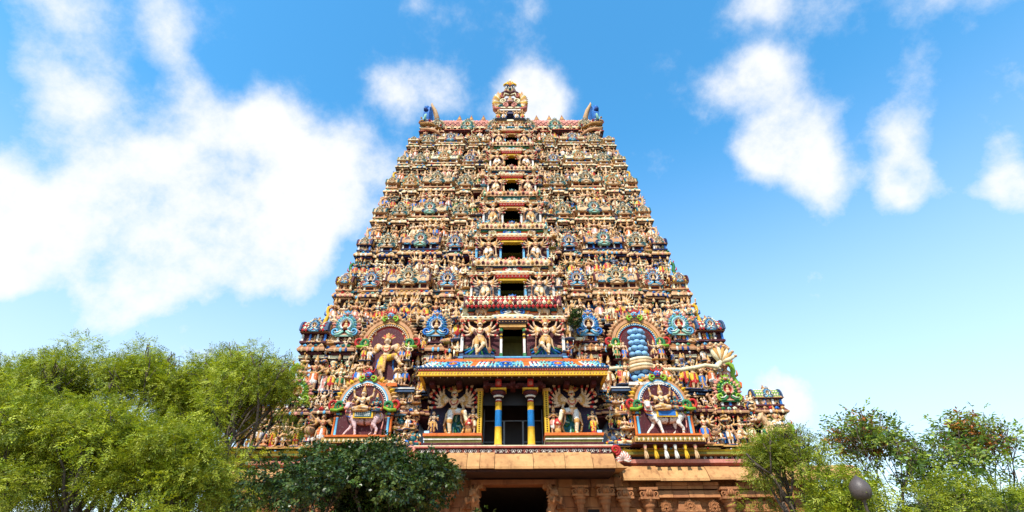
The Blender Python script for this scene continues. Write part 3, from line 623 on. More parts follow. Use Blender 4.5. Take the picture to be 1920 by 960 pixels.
def barrel(Lx, r, c, style='rib', c2='maroon', n=10, over=.0):
    """wagon roof along x, base at z=0, half round towards the viewer and back"""
    mb = MB(); C, C2 = P[c], P[c2]
    pr = [(r * 1.0 * math.cos(R(a)), r * 1.12 * math.sin(R(a))) for a in np.linspace(-8, 188, n + 1)]
    nx = (max(6, int(Lx / (r * .34))) if style != 'diamond' else int(Lx / .5)) if style != 'plain' else 2
    if style in ('rib', 'plain'):
        v = []; f = []; cc = []
        for i in range(nx * 2 + 1):
            x = -Lx / 2 + Lx * i / (nx * 2); k = 1.0 if (i % 2 or style == 'plain') else .95
            for y, z in pr: v.append((x, -y * k, z * k))
        m = n + 1
        for i in range(nx * 2):
            for j in range(n): f.append((i * m + j, i * m + j + 1, (i + 1) * m + j + 1, (i + 1) * m + j)); cc.append(C)
        mb.add(v, f, cc, style == 'plain')
    else:
        for q in ((1.0, C2),): 
            v = [(x, -y * .96, z * .96) for x in (-Lx / 2, Lx / 2) for y, z in pr]; m = n + 1
            mb.add(v, [(j, j + 1, m + j + 1, m + j) for j in range(n)], C2)
        ny = 9 if style != 'diamond' else 13; dx = Lx / nx; cols = (C, P['cream'] if c != 'cream' else P['red'])
        def pt(x, j, k=1.0): a = R(-6 + 130 * j / ny); return (x, -r * k * math.cos(a), r * 1.12 * k * math.sin(a))
        for j in range(ny):
            for i in range(nx):
                x = -Lx / 2 + (i + .5 * (j % 2) + .25) * dx
                if x + dx * .5 > Lx / 2: continue
                e = .44; A, B, Cc, D, E_ = pt(x, j - e * 1.7), pt(x + dx * e, j), pt(x, j + e * 1.7), pt(x - dx * e, j), pt(x, j, 1.06)
                mb.add([A, B, Cc, D, E_], [(0, 1, 4), (1, 2, 4), (2, 3, 4), (3, 0, 4)], cols[j % 2] if style == 'check' else C)
    for s in (-1, 1):
        e = [(-y * 1.1, z * 1.1) for y, z in pr]
        mb.add([(s * (Lx / 2 + .02 * s * s), y, z) for y, z in e] + [(s * (Lx / 2 + .12 * r / .5), y, z) for y, z in e], [tuple(range(n + 1)), tuple(range(2 * n + 1, n, -1))] + [(j, j + n + 1, j + n + 2, j + 1) for j in range(n)], C2)
        mb.ell((s * (Lx / 2 + .12 * r / .5), 0, r * .45), (.06, r * .5, r * .5), P['gold'], 7, 5)
    return mb
def finial_mb(c='bronze'):
    mb = MB(); C = P[c]; mb.lathe([(.1, 0, C), (.16, .06, C), (.22, .2, C), (.18, .32, C), (.07, .4, P['gold']), (.1, .46, C), (.05, .54, C), (.0, .66, C)], 8); return mb
FINM = finial_mb().mesh('finial')
def scroll_mb(c1, c2):
    """tall S-shaped dragon scroll for a tier corner, 1.6 high"""
    mb = MB(); a, b = P[c1], P[c2]
    mb.tube([(0, 0, 0), (.16, 0, .22), (.06, 0, .5), (-.04, -.02, .78), (.08, -.02, 1.05), (.05, -.04, 1.32), (-.14, -.06, 1.45), (-.26, -.1, 1.36)], [.12, .15, .16, .14, .14, .15, .14, .07], a, 7)
    mb.tube([(.1, .0, .15), (.3, 0, .2), (.36, 0, .42), (.26, 0, .5)], [.08, .08, .06, .03], b, 6); mb.tube([(.1, .02, .75), (.28, .02, .85), (.3, .02, 1.1)], [.07, .06, .02], b, 6)
    mb.ell((.0, -.1, 1.45), (.06, .05, .06), P['white'], 6, 4); mb.ell((.0, -.15, 1.45), (.03, .02, .03), P['black'], 5, 4); mb.tube([(.06, 0, 1.45), (.18, 0, 1.6), (.12, 0, 1.74)], [.06, .05, .01], b, 5)
    mb.tube([(-.16, -.1, 1.32), (-.26, -.12, 1.26), (-.32, -.12, 1.3)], [.05, .045, .02], P['red'], 5); return mb
SCRM = {k: scroll_mb(*v).mesh('corner_scroll') for k, v in {'green': ('lime', 'orange'), 'gold': ('yellow', 'dblue'), 'tan': ('tan', 'pink'), 'teal': ('green', 'red')}.items()}

# ------------------------------------------------------------------ the tower: measures
TZ = {1: 8.55, 2: 11.87, 3: 16.67, 4: 20.56, 5: 24.18, 6: 27.62, 7: 31.2, 8: 34.3, 9: 37.2, 10: 39.3}
TW = {1: 15.6, 2: 13.25, 3: 12.2, 4: 11.5, 5: 10.95, 6: 10.5, 7: 10.0, 8: 9.45, 9: 8.6}
TY = {k: .31 + .17 * (z - 8.55) for k, z in TZ.items()}
TCZ = {2: 13.75, 3: 18.0, 4: 21.6, 5: 25.2, 6: 28.8, 7: 32.1, 8: 35.6, 9: 38.6}
TCW = {2: 3.3, 3: 2.95, 4: 2.75, 5: 2.35, 6: 2.1, 7: 2.0, 8: 1.85}
TCY = {2: -.35, 3: .6, 4: 1.2, 5: 1.75, 6: 2.4, 7: 3.05, 8: 3.7, 9: 4.4}
ORD = ['', 'lowest', 'second', 'third', 'fourth', 'fifth', 'sixth', 'seventh', 'eighth', 'ninth']
FR = dict(pan1=.37, sala=.59, pan2=.81, kuta=.952)
tower = link('temple_tower', None); tag(tower, 'towering pyramid temple gateway crowded with brightly painted statues on nine tiers', 'temple tower')
def proj(k, x):
    a = abs(x) / TW[k]
    if abs(x) < min(3.6, .3 * TW[k]) and k > 1: return .5
    if .46 < a < .72: return .45
    if .765 < a < .855 or .34 < a < .4: return .2
    if a > .905: return .3
    return 0.
def plan(k):
    W = TW[k]; y = TY[k]; yb = y + W * 1.1
    br = [(0, .5 if k > 1 else .0), (min(3.6 / W, .3), 0), (.34, .2), (.4, 0), (.46, .45), (.72, 0), (.765, .2), (.855, 0), (.905, .3)]
    pts = [(W, yb)]; r = []
    for i, (a, p) in enumerate(br):
        e = br[i + 1][0] if i + 1 < len(br) else 1.0
        r += [(a * W, y - p), (e * W, y - p)]
    r = [q for i, q in enumerate(r) if i == 0 or math.hypot(q[0] - r[i - 1][0], q[1] - r[i - 1][1]) > 1e-4]
    left = [(-x, yy) for x, yy in r[::-1]][:-1]
    return [(-W, yb)] + left + r[1:] + [(W, yb)]
TC = {  # wall below, ledge strips, wall behind statues, fascia, cornice lip, cornice
    1: ('maroon', ['maroon', 'gold', 'olive', 'gold'], 'navy', 'maroon', 'tan2', 'maroon'), 2: ('maroon', ['gold', 'slate', 'navy', 'slate'], 'maroon', 'maroon', 'tan2', 'bronze'), 3: ('maroon', ['maroon', 'cream', 'rose', 'cream'], 'blue', 'terra', 'tan', 'tan2'),
    4: ('maroon', ['terra', 'cream', 'olive', 'gold'], 'blue', 'navy', 'tan2', 'tan'), 5: ('maroon', ['gold', 'tan', 'olive', 'tan'], 'teal', 'terra', 'tan', 'cream'), 6: ('maroon', ['tan', 'cream', 'olive', 'olive'], 'dblue', 'terra', 'tan', 'cream'),
    7: ('maroon', ['tan', 'terra', 'rose', 'tan'], 'blue', 'tan', 'cream', 'tan'), 8: ('maroon', ['tan', 'cream', 'terra', 'cream'], 'dblue', 'tan', 'cream', 'tan'), 9: ('maroon', ['tan', 'cream', 'olive', 'cream'], 'dblue', 'maroon', 'red', 'tan')}
MEDC = {1: ('lime', 'lime', 'lime'), 2: ('aqua', 'gold', 'blue'), 3: ('pink', 'tan', 'pink'), 4: ('tan', 'sky', 'pink'), 5: ('tan', 'sky', 'tan'), 6: ('gold', 'tan', 'tan'), 7: ('tan', 'gold', 'pink'), 8: ('tan', 'pink', 'gold'), 9: ('tan', 'tan', 'tan')}
PILC = {1: ('gold', 'blue', 'dark'), 2: ('dark', 'blue', 'dark'), 3: ('blue', 'white', 'blue'), 4: ('sky', 'sky', 'blue'), 5: ('dark', 'sky', 'tan'), 6: ('dark', 'tan', 'blue'), 7: ('tan', 'blue', 'tan'), 8: ('tan', 'tan', 'blue'), 9: ('tan', 'blue', 'tan')}
BARC = {1: ('lime', 'check', 'slate'), 2: ('red', 'check', 'slate'), 3: ('tan', 'rib', 'maroon'), 4: ('terra', 'plain', 'navy'), 5: ('tan', 'plain', 'teal'), 6: ('tan', 'rib', 'teal'), 7: ('cream', 'rib', 'olive'), 8: ('tan', 'rib', 'rose'), 9: ('tan', 'rib', 'rose')}
def shrine_base(w, h, c1, c2, d=.6):
    """little pavilion under a roof: plinth, posts with dark gaps, eave"""
    mb = MB(); mb.box(-w / 2 - .04, w / 2 + .04, -d / 2 - .05, d / 2, 0, h * .16, P[c1]); mb.box(-w / 2 + .05, w / 2 - .05, -d / 2 + .12, d / 2 - .02, h * .16, h * .72, P['maroon'])
    n = max(2, int(w / .5) + 1)
    for i in range(n):
        x = -w / 2 + .08 + (w - .16) * i / (n - 1); mb.box(x - .06, x + .06, -d / 2, -d / 2 + .14, h * .16, h * .72, P[('white', 'blue')[i % 2] if c2 != 'tan' else ('cream', 'terra')[i % 2]])
    mb.box(-w / 2 - .05, w / 2 + .05, -d / 2 - .06, d / 2, h * .72, h * .82, P[c1]); mb.box(-w / 2 - .12, w / 2 + .12, -d / 2 - .14, d / 2, h * .82, h, P[c2], t=(.06, .05)); return mb
ORN = {}
def orn(k): return ORN.setdefault(k, MB())
TIER = {}
for k in range(1, 10):
    z0, z1 = TZ[k], TZ[k + 1]; H = z1 - z0; W = TW[k]; y0 = TY[k]; wl, ls, wb, fa, lip, co = TC[k]; pth = plan(k)
    pb = .36 * (z0 - TZ[k - 1]) if k > 1 else .4
    ci = 4.9 if k == 1 else (TCW.get(k, 1.75) - .3); yi = pth[len(pth) // 2][1]
    paths = [[q for q in pth if q[0] < -ci] + [(-ci, yi), (-ci, yi + 2.6)], [(ci, yi + 2.6), (ci, yi)] + [q for q in pth if q[0] > ci]]
    rc = -.6 if k < 3 else -.55; cl_ = .8 if k < 3 else .55; mb = MB()
    WALLP = lambda pq, mb: mb.sweep(pq, [(-.3, z0 - pb, P[wl]), (-.3, z0 - .36, P['dark']), (.02, z0 - .36, P[ls[0]]), (.02, z0 - .27, P['dark']), (.16, z0 - .25, P[ls[1]]), (.16, z0 - .17, P['dark']), (.08, z0 - .16, P[ls[2]]), (.08, z0 - .1, P['dark']), (.3, z0 - .09, P[ls[3]]), (.3, z0, P[ls[1]]), (rc, z0 + .004, P[wb]), (rc, z0 + .5 * H, P['dark'])])
    st = link('storey', None, tower); TIER[k] = st
    for pq in paths: link('wall', WALLP(pq, MB()), st)
    for pq in paths:
        cm = MB(); cm.sweep(pq, [(rc, z0 + .49 * H, P['maroon']), (.0, z0 + .5 * H, P[fa]), (.06 * cl_, z0 + .53 * H, P['dark']), (.26 * cl_, z0 + .54 * H, P[lip]), (.3 * cl_, z0 + .565 * H, P[lip]), (.25 * cl_, z0 + .58 * H, P[co]), (.14 * cl_, z0 + .615 * H, P[co]), (.0, z0 + .64 * H, P[ls[1]]), (.0, z0 + .655 * H, P[co]), (-.9, z0 + .66 * H, P[co])])
        link('cornice', cm, st)
    if k == 9: continue
    zp = z0 + .655 * H; hp = .345 * H
    # pilasters
    hpil = .5 * H; pc = PILC[k]
    for s in (-1, 1):
        for i, a in enumerate((.345, .395, .475, .705, .775, .845, .915, .985)):
            if k in (1, 2) and .4 < a < .74: continue
            if k == 1 and a < .5: continue
            x = s * a * W; wx = hpil * (1.0 if k < 3 else .85)
            link('pilaster', PILM[pc[i % 3]], st, (x, y0 - proj(k, x * .999) + .38, z0), 0, (wx * .72, wx * .72, hpil))
    # parapet shrines
    bc = BARC[k]; mc = MEDC[k]
    sw = .235 * W; sala_b = shrine_base(sw, hp * .5, fa, lip).mesh('pavilion'); sala_r = barrel(sw, hp * .42, bc[0], bc[1], bc[2]).mesh('barrel_roof')
    kw = (.085 if k > 2 else (.1 if k == 1 else .12)) * W; kuta_b = shrine_base(kw, hp * .5, fa, lip).mesh('pavilion'); kuta_r = barrel(kw * .95, hp * .36, bc[0] if k < 3 else ('yellow', 'pink', 'tan', 'tan', 'tan', 'tan')[k - 3], 'check' if k < 5 else 'plain', bc[2]).mesh('barrel_roof')
    pan_b = shrine_base(.07 * W, hp * .36, fa, lip, .5).mesh('pavilion')
    for s in (-1, 1):
        x = s * FR['sala'] * W; y = y0 - .45 + .22
        if k > 2:
            link('pavilion', sala_b, st, (x, y, zp)); link('barrel_roof', sala_r, st, (x, y + .02, zp + hp * .5))
            q = hp * .98; link('medallion', MEDM[mc[1]], st, (x, y - hp * .28, zp + hp * .32), 0, q)
            for e in (-.36, .36): link('medallion', MEDM[mc[2]], st, (x + e * sw, y - hp * .3, zp + hp * .4), 0, q * .5)
            for e in (-.3, 0, .3): link('finial', FINM, st, (x + e * sw, y, zp + hp * .95), 0, hp * .5)
        x = s * FR['kuta'] * W; y = y0 - .3 + .2
        link('pavilion', kuta_b, st, (x, y, zp)); link('barrel_roof', kuta_r, st, (x, y, zp + hp * .5)); link('medallion', MEDM['slate' if k < 3 else mc[0]], st, (x, y - hp * .3, zp + hp * .45), 0, hp * .5)
        link('finial', FINM, st, (x, y, zp + hp * .88), 0, hp * .5)
        for nm in ('pan1', 'pan2'):
            x = s * FR[nm] * W; y = y0 - .2 + .15
            if k == 1 and nm == 'pan1': continue
            link('pavilion', pan_b, st, (x, y, zp)); link('medallion', MEDM[mc[0] if nm == 'pan2' else mc[2]], st, (x, y - .14, zp + hp * .34), 0, hp * (.98 if k > 1 else 1.25))
        link('corner_scroll', SCRM[('green', 'green', 'gold', 'teal', 'tan', 'tan', 'gold', 'tan', 'tan')[k - 1]], st, (s * (W + .12), y0 - .35, z0 - .05), math.pi if s < 0 and False else 0, (s * .4 * H / 1.7, .4 * H / 1.7, .42 * H / 1.7))
    # fine relief: rows of petals and beads on ledge and cornice, scrolls on the wall behind
    ob = orn(k); step = .34 if k < 5 else .42
    x = -W + .1; i = 0
    while x < W:
        if abs(x) > (5.6 if k == 1 else ci + .1):
            y = y0 - proj(k, x)
            ob.ell((x, y - .27 * cl_, z0 + .555 * H), (.1, .06, .035 * H), P[('cream', 'gold', 'white', 'pink', 'tan', 'maroon', 'sky', 'tan2', 'dblue')[rnd.randrange(9)]], 5, 4)
            ob.add(*leaf3(.26, .2 + .05 * (i % 2), .09, P[('cream', 'tan', 'sky', 'gold', 'green', 'terra', 'tan2', 'blue', 'cream', 'red', 'maroon', 'mint', 'tan', 'teal')[rnd.randrange(14)]]), M=T(x + .1, y - .2 * cl_, z0 + .6 * H, rx=-.25))
            if i % 2: ob.ell((x, y - .2, z0 - .2), (.07, .06, .05), P[('white', 'gold', 'red', 'sky')[(i // 2) % 4]], 5, 4)
            if i % 3 == 0 and k > 1: spiral(ob, x + .05, z0 - .36 - pb * .4, .13, 1.2, 1 if i % 2 else -1, y + .2, .05, P[('cream', 'pink', 'tan', 'sky', 'gold', 'white')[(i // 3 + k) % 6]], 9)
            # miniature bust on the back wall top
            if i % 3 == 1: ob.ell((x, y - .05, z0 + .455 * H), (.1, .09, .04 * H), P[('tan', 'skin', 'tan2')[(i // 3) % 3]], 6, 4); ob.ell((x, y - .07, z0 + .485 * H), (.06, .06, .022 * H), P['gold'], 5, 4)
        x += step; i += 1
# ------------------------------------------------------------------ central bays of tiers 2-8
def central(k):
    z0 = TCZ[k]; h = TCZ[k + 1] - z0; w = TCW[k]; y = TCY[k]; st = TIER[k]; dw = .27 * w if k > 2 else .62; dh = .47 * h
    jc = {2: ('yellow', 'white', 'green'), 3: ('cream', 'sky', 'yellow'), 4: ('blue', 'sky', 'sky'), 5: ('cream', 'white', 'yellow'), 6: ('cream', 'tan', 'green'), 7: ('yellow', 'gold', 'blue'), 8: ('white', 'sky', 'lime')}[k]
    pan = {2: 'maroon', 3: 'grey', 4: 'maroon', 5: 'grey', 6: 'maroon', 7: 'maroon', 8: 'navy'}[k]
    mb = MB()
    # podium strips
    mb.box(-w - .15, w + .15, y - .1, y + 1.6, z0 - .34, z0 - .2, P['orange' if k == 2 else 'gold']); mb.box(-w - .05, w + .05, y - .02, y + 1.6, z0 - .2, z0 - .1, P['slate' if k < 4 else 'white']); mb.box(-w, w, y + .03, y + 1.6, z0 - .1, z0, P['sky' if k < 5 else 'olive'])
    for s in (-1, 1): mb.box(s * .62 * w - .27 * w, s * .62 * w + .27 * w, y - .22, y + .3, z0 - .34, z0 - .18, P[('maroon', 'olive', 'olive')[k % 3]]); mb.box(s * .62 * w - .29 * w, s * .62 * w + .29 * w, y - .26, y + .3, z0 - .18, z0 - .02, P['slate' if k == 2 else ('white', 'olive')[k % 2]])
    # wall panels, door recess
    for s in (-1, 1): mb.box(min(s * dw, s * (w - .1)), max(s * dw, s * (w - .1)), y + .55, y + 1.6, z0, z0 + .6 * h, P[pan])
    mb.box(-dw, dw, y + .55, y + 1.6, z0 + dh, z0 + .6 * h, P[pan])
    body = link('central_bay', mb, st)
    dm = MB()   # dim room behind the opening
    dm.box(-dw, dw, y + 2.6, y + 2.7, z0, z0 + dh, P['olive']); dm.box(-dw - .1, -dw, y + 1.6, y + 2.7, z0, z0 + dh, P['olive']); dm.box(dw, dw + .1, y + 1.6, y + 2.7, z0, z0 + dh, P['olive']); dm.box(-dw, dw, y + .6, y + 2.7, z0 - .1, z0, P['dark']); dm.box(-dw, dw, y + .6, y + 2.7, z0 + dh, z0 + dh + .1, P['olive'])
    fr = MB()
    for s in (-1, 1):
        x = s * (dw + .1)
        fr.box(x - .1, x + .1, y + .2, y + .7, z0, z0 + dh * .14, P[jc[2]]); fr.box(x - .07, x + .07, y + .24, y + .7, z0 + dh * .14, z0 + dh * .62, P[jc[1]])
        fr.lathe([(.1, z0 + dh * .62, P[jc[0]]), (.07, z0 + dh * .68, P['dark']), (.11, z0 + dh * .74, P[jc[0]]), (.08, z0 + dh * .8, P['dark']), (.12, z0 + dh * .88, P[jc[2]]), (.12, z0 + dh, P[jc[2]])], 8, M=T(x, y + .34))
    fr.box(-dw - .22, dw + .22, y + .16, y + .7, z0 + dh, z0 + dh + .05 * h, P[('yellow', 'yellow', 'gold')[k % 3]]); fr.box(-dw - .3, dw + .3, y + .08, y + .7, z0 + dh + .05 * h, z0 + dh + .1 * h, P['red' if k != 2 else 'dark'], t=(-.06, -.06))
    for i in range(9): fr.ell((-dw - .2 + (2 * dw + .4) * i / 8, y + .06, z0 + dh + .075 * h), (.05, .04, .03), P['white' if k % 2 else 'gold'], 5, 4)
    fr.box(-dw - .36, dw + .36, y + .0, y + .7, z0 + dh + .1 * h, z0 + dh + .13 * h, P['terra']); fr.box(-dw - .3, dw + .3, y + .08, y + .7, z0 + dh + .13 * h, z0 + dh + .2 * h, P['cream'])
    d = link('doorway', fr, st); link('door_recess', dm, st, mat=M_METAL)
    for s in (-1, 1): link('pilaster', PILM['white' if k != 4 else 'sky'], st, (s * (w - .16), y + .3, z0), 0, (.62 * h / 3 * 1.1, .62 * h / 3 * 1.1, .6 * h))
    if k < 6:
        for s in (-1, 1):   # carved fan behind each guardian
            fm = MB()
            for i in range(11):
                a = -80 + 160 * i / 10; q = R(a - 90)
                fm.tube([(0, 0, .5), (.3 * math.cos(q), -.02, .5 + .3 * math.sin(q) * .7), (.62 * math.cos(q) * 1.05, -.03, .42 + .42 * math.sin(q))], [.05, .075, .03], P[('teal', 'blue', 'green', 'dblue')[i % 4]] if k < 4 else P[('sky', 'white', 'mint')[i % 3]], 5)
            link('carved_fan', fm, st, (s * .62 * w, y + .5, z0), 0, h * .36)
    # cornice, parapet moulding and wagon roof above the door
    zc = z0 + .6 * h; m2 = MB()
    pr = [(-.2, zc - .06 * h, P['dark']), (.1, zc - .02 * h, P['terra']), (.2, zc, P['cream']), (.24, zc + .035 * h, P['cream']), (.1, zc + .07 * h, P['cream']), (-.1, zc + .085 * h, P['dark']), (-.1, zc + .1 * h, P[('pink', 'rose')[k % 2]]), (-.05, zc + .13 * h, P['gold' if k % 2 else 'orange']), (.0, zc + .145 * h, P['dark']), (-.02, zc + .16 * h, P[('navy', 'green', 'teal')[k % 3]]), (.08, zc + .18 * h, P['mint' if k % 2 else 'sky']), (.06, zc + .21 * h, P['white']), (-.5, zc + .215 * h, P['white'])]
    p2 = [(-w, y + 1.8), (-w, y + .4), (-dw - .5, y + .4), (-dw - .5, y + .25), (dw + .5, y + .25), (dw + .5, y + .4), (w, y + .4), (w, y + 1.8)]
    m2.sweep(p2, pr); link('cornice', m2, st)
    zr = zc + .215 * h; bt = {2: ('red', 'check', 'maroon'), 3: ('tan', 'rib', 'maroon'), 4: ('tan', 'rib', 'teal'), 5: ('terra', 'rib', 'green'), 6: ('tan', 'rib', 'olive'), 7: ('tan', 'rib', 'rose'), 8: ('tan', 'rib', 'rose')}[k]
    link('barrel_roof', barrel(w * 1.78, .19 * h, *bt), st, (0, y + .75, zr))
    om = MB(); nn = int(w * 1.8 / .3)
    for i in range(nn + 1):
        xx = -w * .9 + 1.8 * w * i / nn; om.add(*leaf3(.26, .09 * h, .1, P[('cream', 'gold', 'maroon', 'pink')[i % 4]]), M=T(xx, y + .75 - .2 * h, zr + .01, rx=-.1)); om.ell((xx, y + .72 - .12 * h, zr + .165 * h), (.08, .08, .07), P[('tan', 'red', 'cream')[i % 3]], 5, 4)
        om.ell((xx, y + .05, zc + .015 * h), (.1, .08, .05), P[('gold', 'tan', 'sky', 'pink')[i % 4]], 5, 4)
        if i % 2: spiral(om, xx, zc + .1 * h, .1, 1.1, 1 if i % 4 == 1 else -1, y + .42, .04, P[('white', 'pink', 'gold')[i % 3]], 8)
    for i in range(int(w / .42)):
        for s_ in (-1, 1): om.lathe([(.08, 0, P['tan']), (.12, .12, P['gold']), (.05, .2, P['tan']), (0, .34, P['tan'])], 6, M=T(s_ * (.9 + i * .42), y + .75, zr + .2 * h)) if .9 + i * .42 < w * .85 else None
    o_ = link('carved_relief', om, st); o_['kind'] = 'stuff'
    mc = {2: 'yellow', 3: 'fire', 4: 'blue', 5: 'teal', 6: 'pink', 7: 'pink', 8: 'tan'}[k]
    link('medallion', MEDM[mc], st, (0, y + .45, zr - .12 * h), 0, (.36 * h, .36 * h, .32 * h))
    for s in (-1, 1): link('medallion', MEDM['teal' if k % 2 else 'tan'], st, (s * .52 * w, y + .5, zr - .02 * h), 0, .2 * h)
    # guardians on the podium
    for s in (-1, 1): guardian(k, s * .62 * w, y + .12, z0 - .02, .56 * h, s)
GUARD = {}
def guard_fig(i):
    angs = (-48, -18, 12, 42)
    arms = lambda s, main: FAN(s, angs, .19, .18, pr=['', '', 'disc', ''], bend=34)
    if i == 0: return human(arms(-1, 0) + arms(1, 0) + [(1, (.08, -.05, -.16), (.03, -.08, -.12), 'mace')], CROSS, 'short', 'fan', beard=True, k=1.04, ar=.9)
    return human(arms(-1, 0) + arms(1, 0) + [(-1, (-.08, -.05, -.16), (-.03, -.08, -.12), 'mace')], [tuple((-q[0], q[1], q[2]) for q in l) for l in CROSS[::-1]], 'short', 'fan', beard=True, k=1.04, ar=.9)
GPAL = [pal('skin', 'cream', 'gold', 'tan2', prop='bronze'), pal('tan', 'white', 'gold', 'tan', prop='tan'), pal('skin', 'gold', 'cream', 'tan', prop='bronze')]
def guardian(k, x, y, z, h, s):
    i = 0 if s < 0 else 1
    lod = 0 if k < 5 else 1
    if (i, lod) not in GUARD: GUARD[i, lod] = guard_fig(i).build(.0135 if lod == 0 else .018, 5200 if lod == 0 else 2000)
    S = GUARD[i, lod]; pl = GPAL[k % 3]; ck = (i, lod, k % 3)
    if ck not in MCACHE:
        body = [n for n in S.names if n not in GARM + HEADG + ('prop',)]
        MCACHE[ck] = [('body', S.mesh('body', pl, body)), ('garment', S.mesh('garment', pl, GARM)), ('crown', S.mesh('crown', pl, HEADG)), ('mace', S.mesh('mace', pl, ('prop',)))]
    o = link('guardian_statue', MCACHE[ck][0][1], None, (x, y, z), 0, h)
    for nm, m in MCACHE[ck][1:]: link(nm, m, o)
    tag(o, f'many-armed tan guardian statue with mace, {"left" if s < 0 else "right"} of the central door on the {ORD[k]} tier', 'statue', 'many-armed guardian statues beside the central doors')
for k in range(2, 9): central(k)

# ------------------------------------------------------------------ porch of the lowest tier
porch = link('porch', None, tower)
py0 = -1.0          # plane of the pillars
mb = MB()
mb.box(-5.35, 5.35, -1.35, 1.2, 8.2, 8.28, P['rose']); mb.box(-5.3, 5.3, -1.3, 1.2, 8.28, 8.34, P['cream'])
link('floor_slab', mb, porch)
# frieze of small curls under the floor
fz = MB(); fz.box(-5.2, 5.2, -1.2, 1.0, 7.62, 8.2, P['maroon'])
for i in range(64):
    x = -5.1 + 10.2 * i / 63; spiral(fz, x, 8.06, .1, 1.1, 1 if i % 2 else -1, -1.22, .028, P['white' if i % 5 else 'pink'], 7)
fz.box(-5.3, 5.3, -1.3, 1.0, 7.46, 7.62, P['rose'])
f_ = link('curl_frieze', fz, porch)
for s in (-1, 1):
    m = MB(); spiral(m, 0, 0, .26, 1.6, s, 0, .1, P['pink' if s < 0 else 'red']); link('scroll_end', m, porch, (s * 5.4, -1.35, 8.05))
# side panels with podium, back panel and dotted gold frame
for s in (-1, 1):
    m = MB(); a, b = (1.75, 4.75)
    X = lambda u, v: (min(s * u, s * v), max(s * u, s * v))
    m.box(*X(a, b), .05, .5, 9.0, 12.0, lin(52, 46, 74)); link('panel', m, porch)
    m = MB(); m.box(*X(a - .02, b + .1), -1.15, .3, 8.34, 8.52, P['maroon']); m.box(*X(a, b + .05), -1.1, .3, 8.52, 8.66, P['olive']); m.box(*X(a - .03, b + .1), -1.17, .3, 8.66, 8.72, P['white']); m.box(*X(a, b + .05), -1.1, .3, 8.72, 8.86, P['olive']); m.box(*X(a - .05, b + .14), -1.22, .3, 8.86, 9.0, P['orange']); link('podium', m, porch)
    m = MB(); m.box(*X(a, a + .26), -.75, .45, 9.0, 11.45, P['yellow']); m.box(*X(a - .04, a + .3), -.8, .45, 11.45, 11.6, P['gold'])
    for i in range(20): m.ell((s * (a + .13), -.76, 9.1 + i * .12), (.05, .03, .035), P['dark'], 5, 4)
    link('gold_frame', m, porch)
# interior and upper panel painted near black for shade, with an iron grille
m = MB(); m.box(-1.75, 1.75, 3.2, 3.4, 8.34, 12, P['dark']); m.box(-1.95, -1.75, .05, 3.4, 8.34, 12, P['dark']); m.box(1.75, 1.95, .05, 3.4, 8.34, 12, P['dark']); m.box(-1.95, 1.95, -.6, 3.4, 12, 12.1, P['dark']); m.box(-1.75, 1.75, .0, .04, 10.85, 12.0, lin(26, 16, 16)); m.box(-1.75, 1.75, .04, 3.2, 8.33, 8.345, P['dark']); link('shade_painted_room', m, porch, mat=M_METAL)
m = MB()
for x in (-1.7, -.55, -.5, .55, .6, 1.7): m.box(x - .02, x + .02, .9, .95, 8.34, 10.9 if abs(x) > 1 else 10.2, P['grey'])
for z in (9.0, 10.2): m.box(-1.7, -.5, .905, .945, z, z + .035, P['grey']); m.box(.55, 1.7, .905, .945, z, z + .035, P['grey'])
m.box(-.55, .6, .905, .945, 10.2, 10.235, P['grey']); link('iron_grille', m, porch, mat=M_METAL)
for s in (-1, 1):
    m = MB(); Y, B = P['yellow'], lin(34, 138, 214)
    m.lathe([(.24, 8.34, P['gold']), (.24, 8.42, P['gold']), (.2, 8.42, Y), (.185, 9.35, Y), (.19, 9.36, B), (.18, 10.25, B), (.185, 10.26, Y), (.175, 10.7, Y), (.18, 10.71, P['red']), (.175, 10.8, P['white']), (.16, 10.86, P['maroon']), (.18, 10.92, P['dark']), (.25, 10.98, P['white']), (.31, 11.06, P['dark']), (.25, 11.12, P['maroon']), (.4, 11.2, P['maroon']), (.44, 11.26, P['dark']), (.36, 11.34, P['maroon'])], 14)
    p_ = link('pillar', m, porch, (s * .9 + .08, py0, 0))
    m = MB(); m.box(-.44, .44, -.4, .4, 11.34, 11.44, P['yellow']); m.box(-.42, .42, -.36, .36, 11.44, 11.6, P['maroon']); m.box(-.75, .75, -.3, .3, 11.6, 11.74, P['maroon']); m.box(-.16, .16, -.62, .3, 11.5, 11.9, P['red']); m.ell((0, -.62, 11.62), (.13, .1, .14), P['rose'], 7, 5)
    for e in (-1, 1): m.ell((e * .75, -.1, 11.62), (.16, .2, .14), P['maroon'], 7, 5)
    link('capital', m, p_)
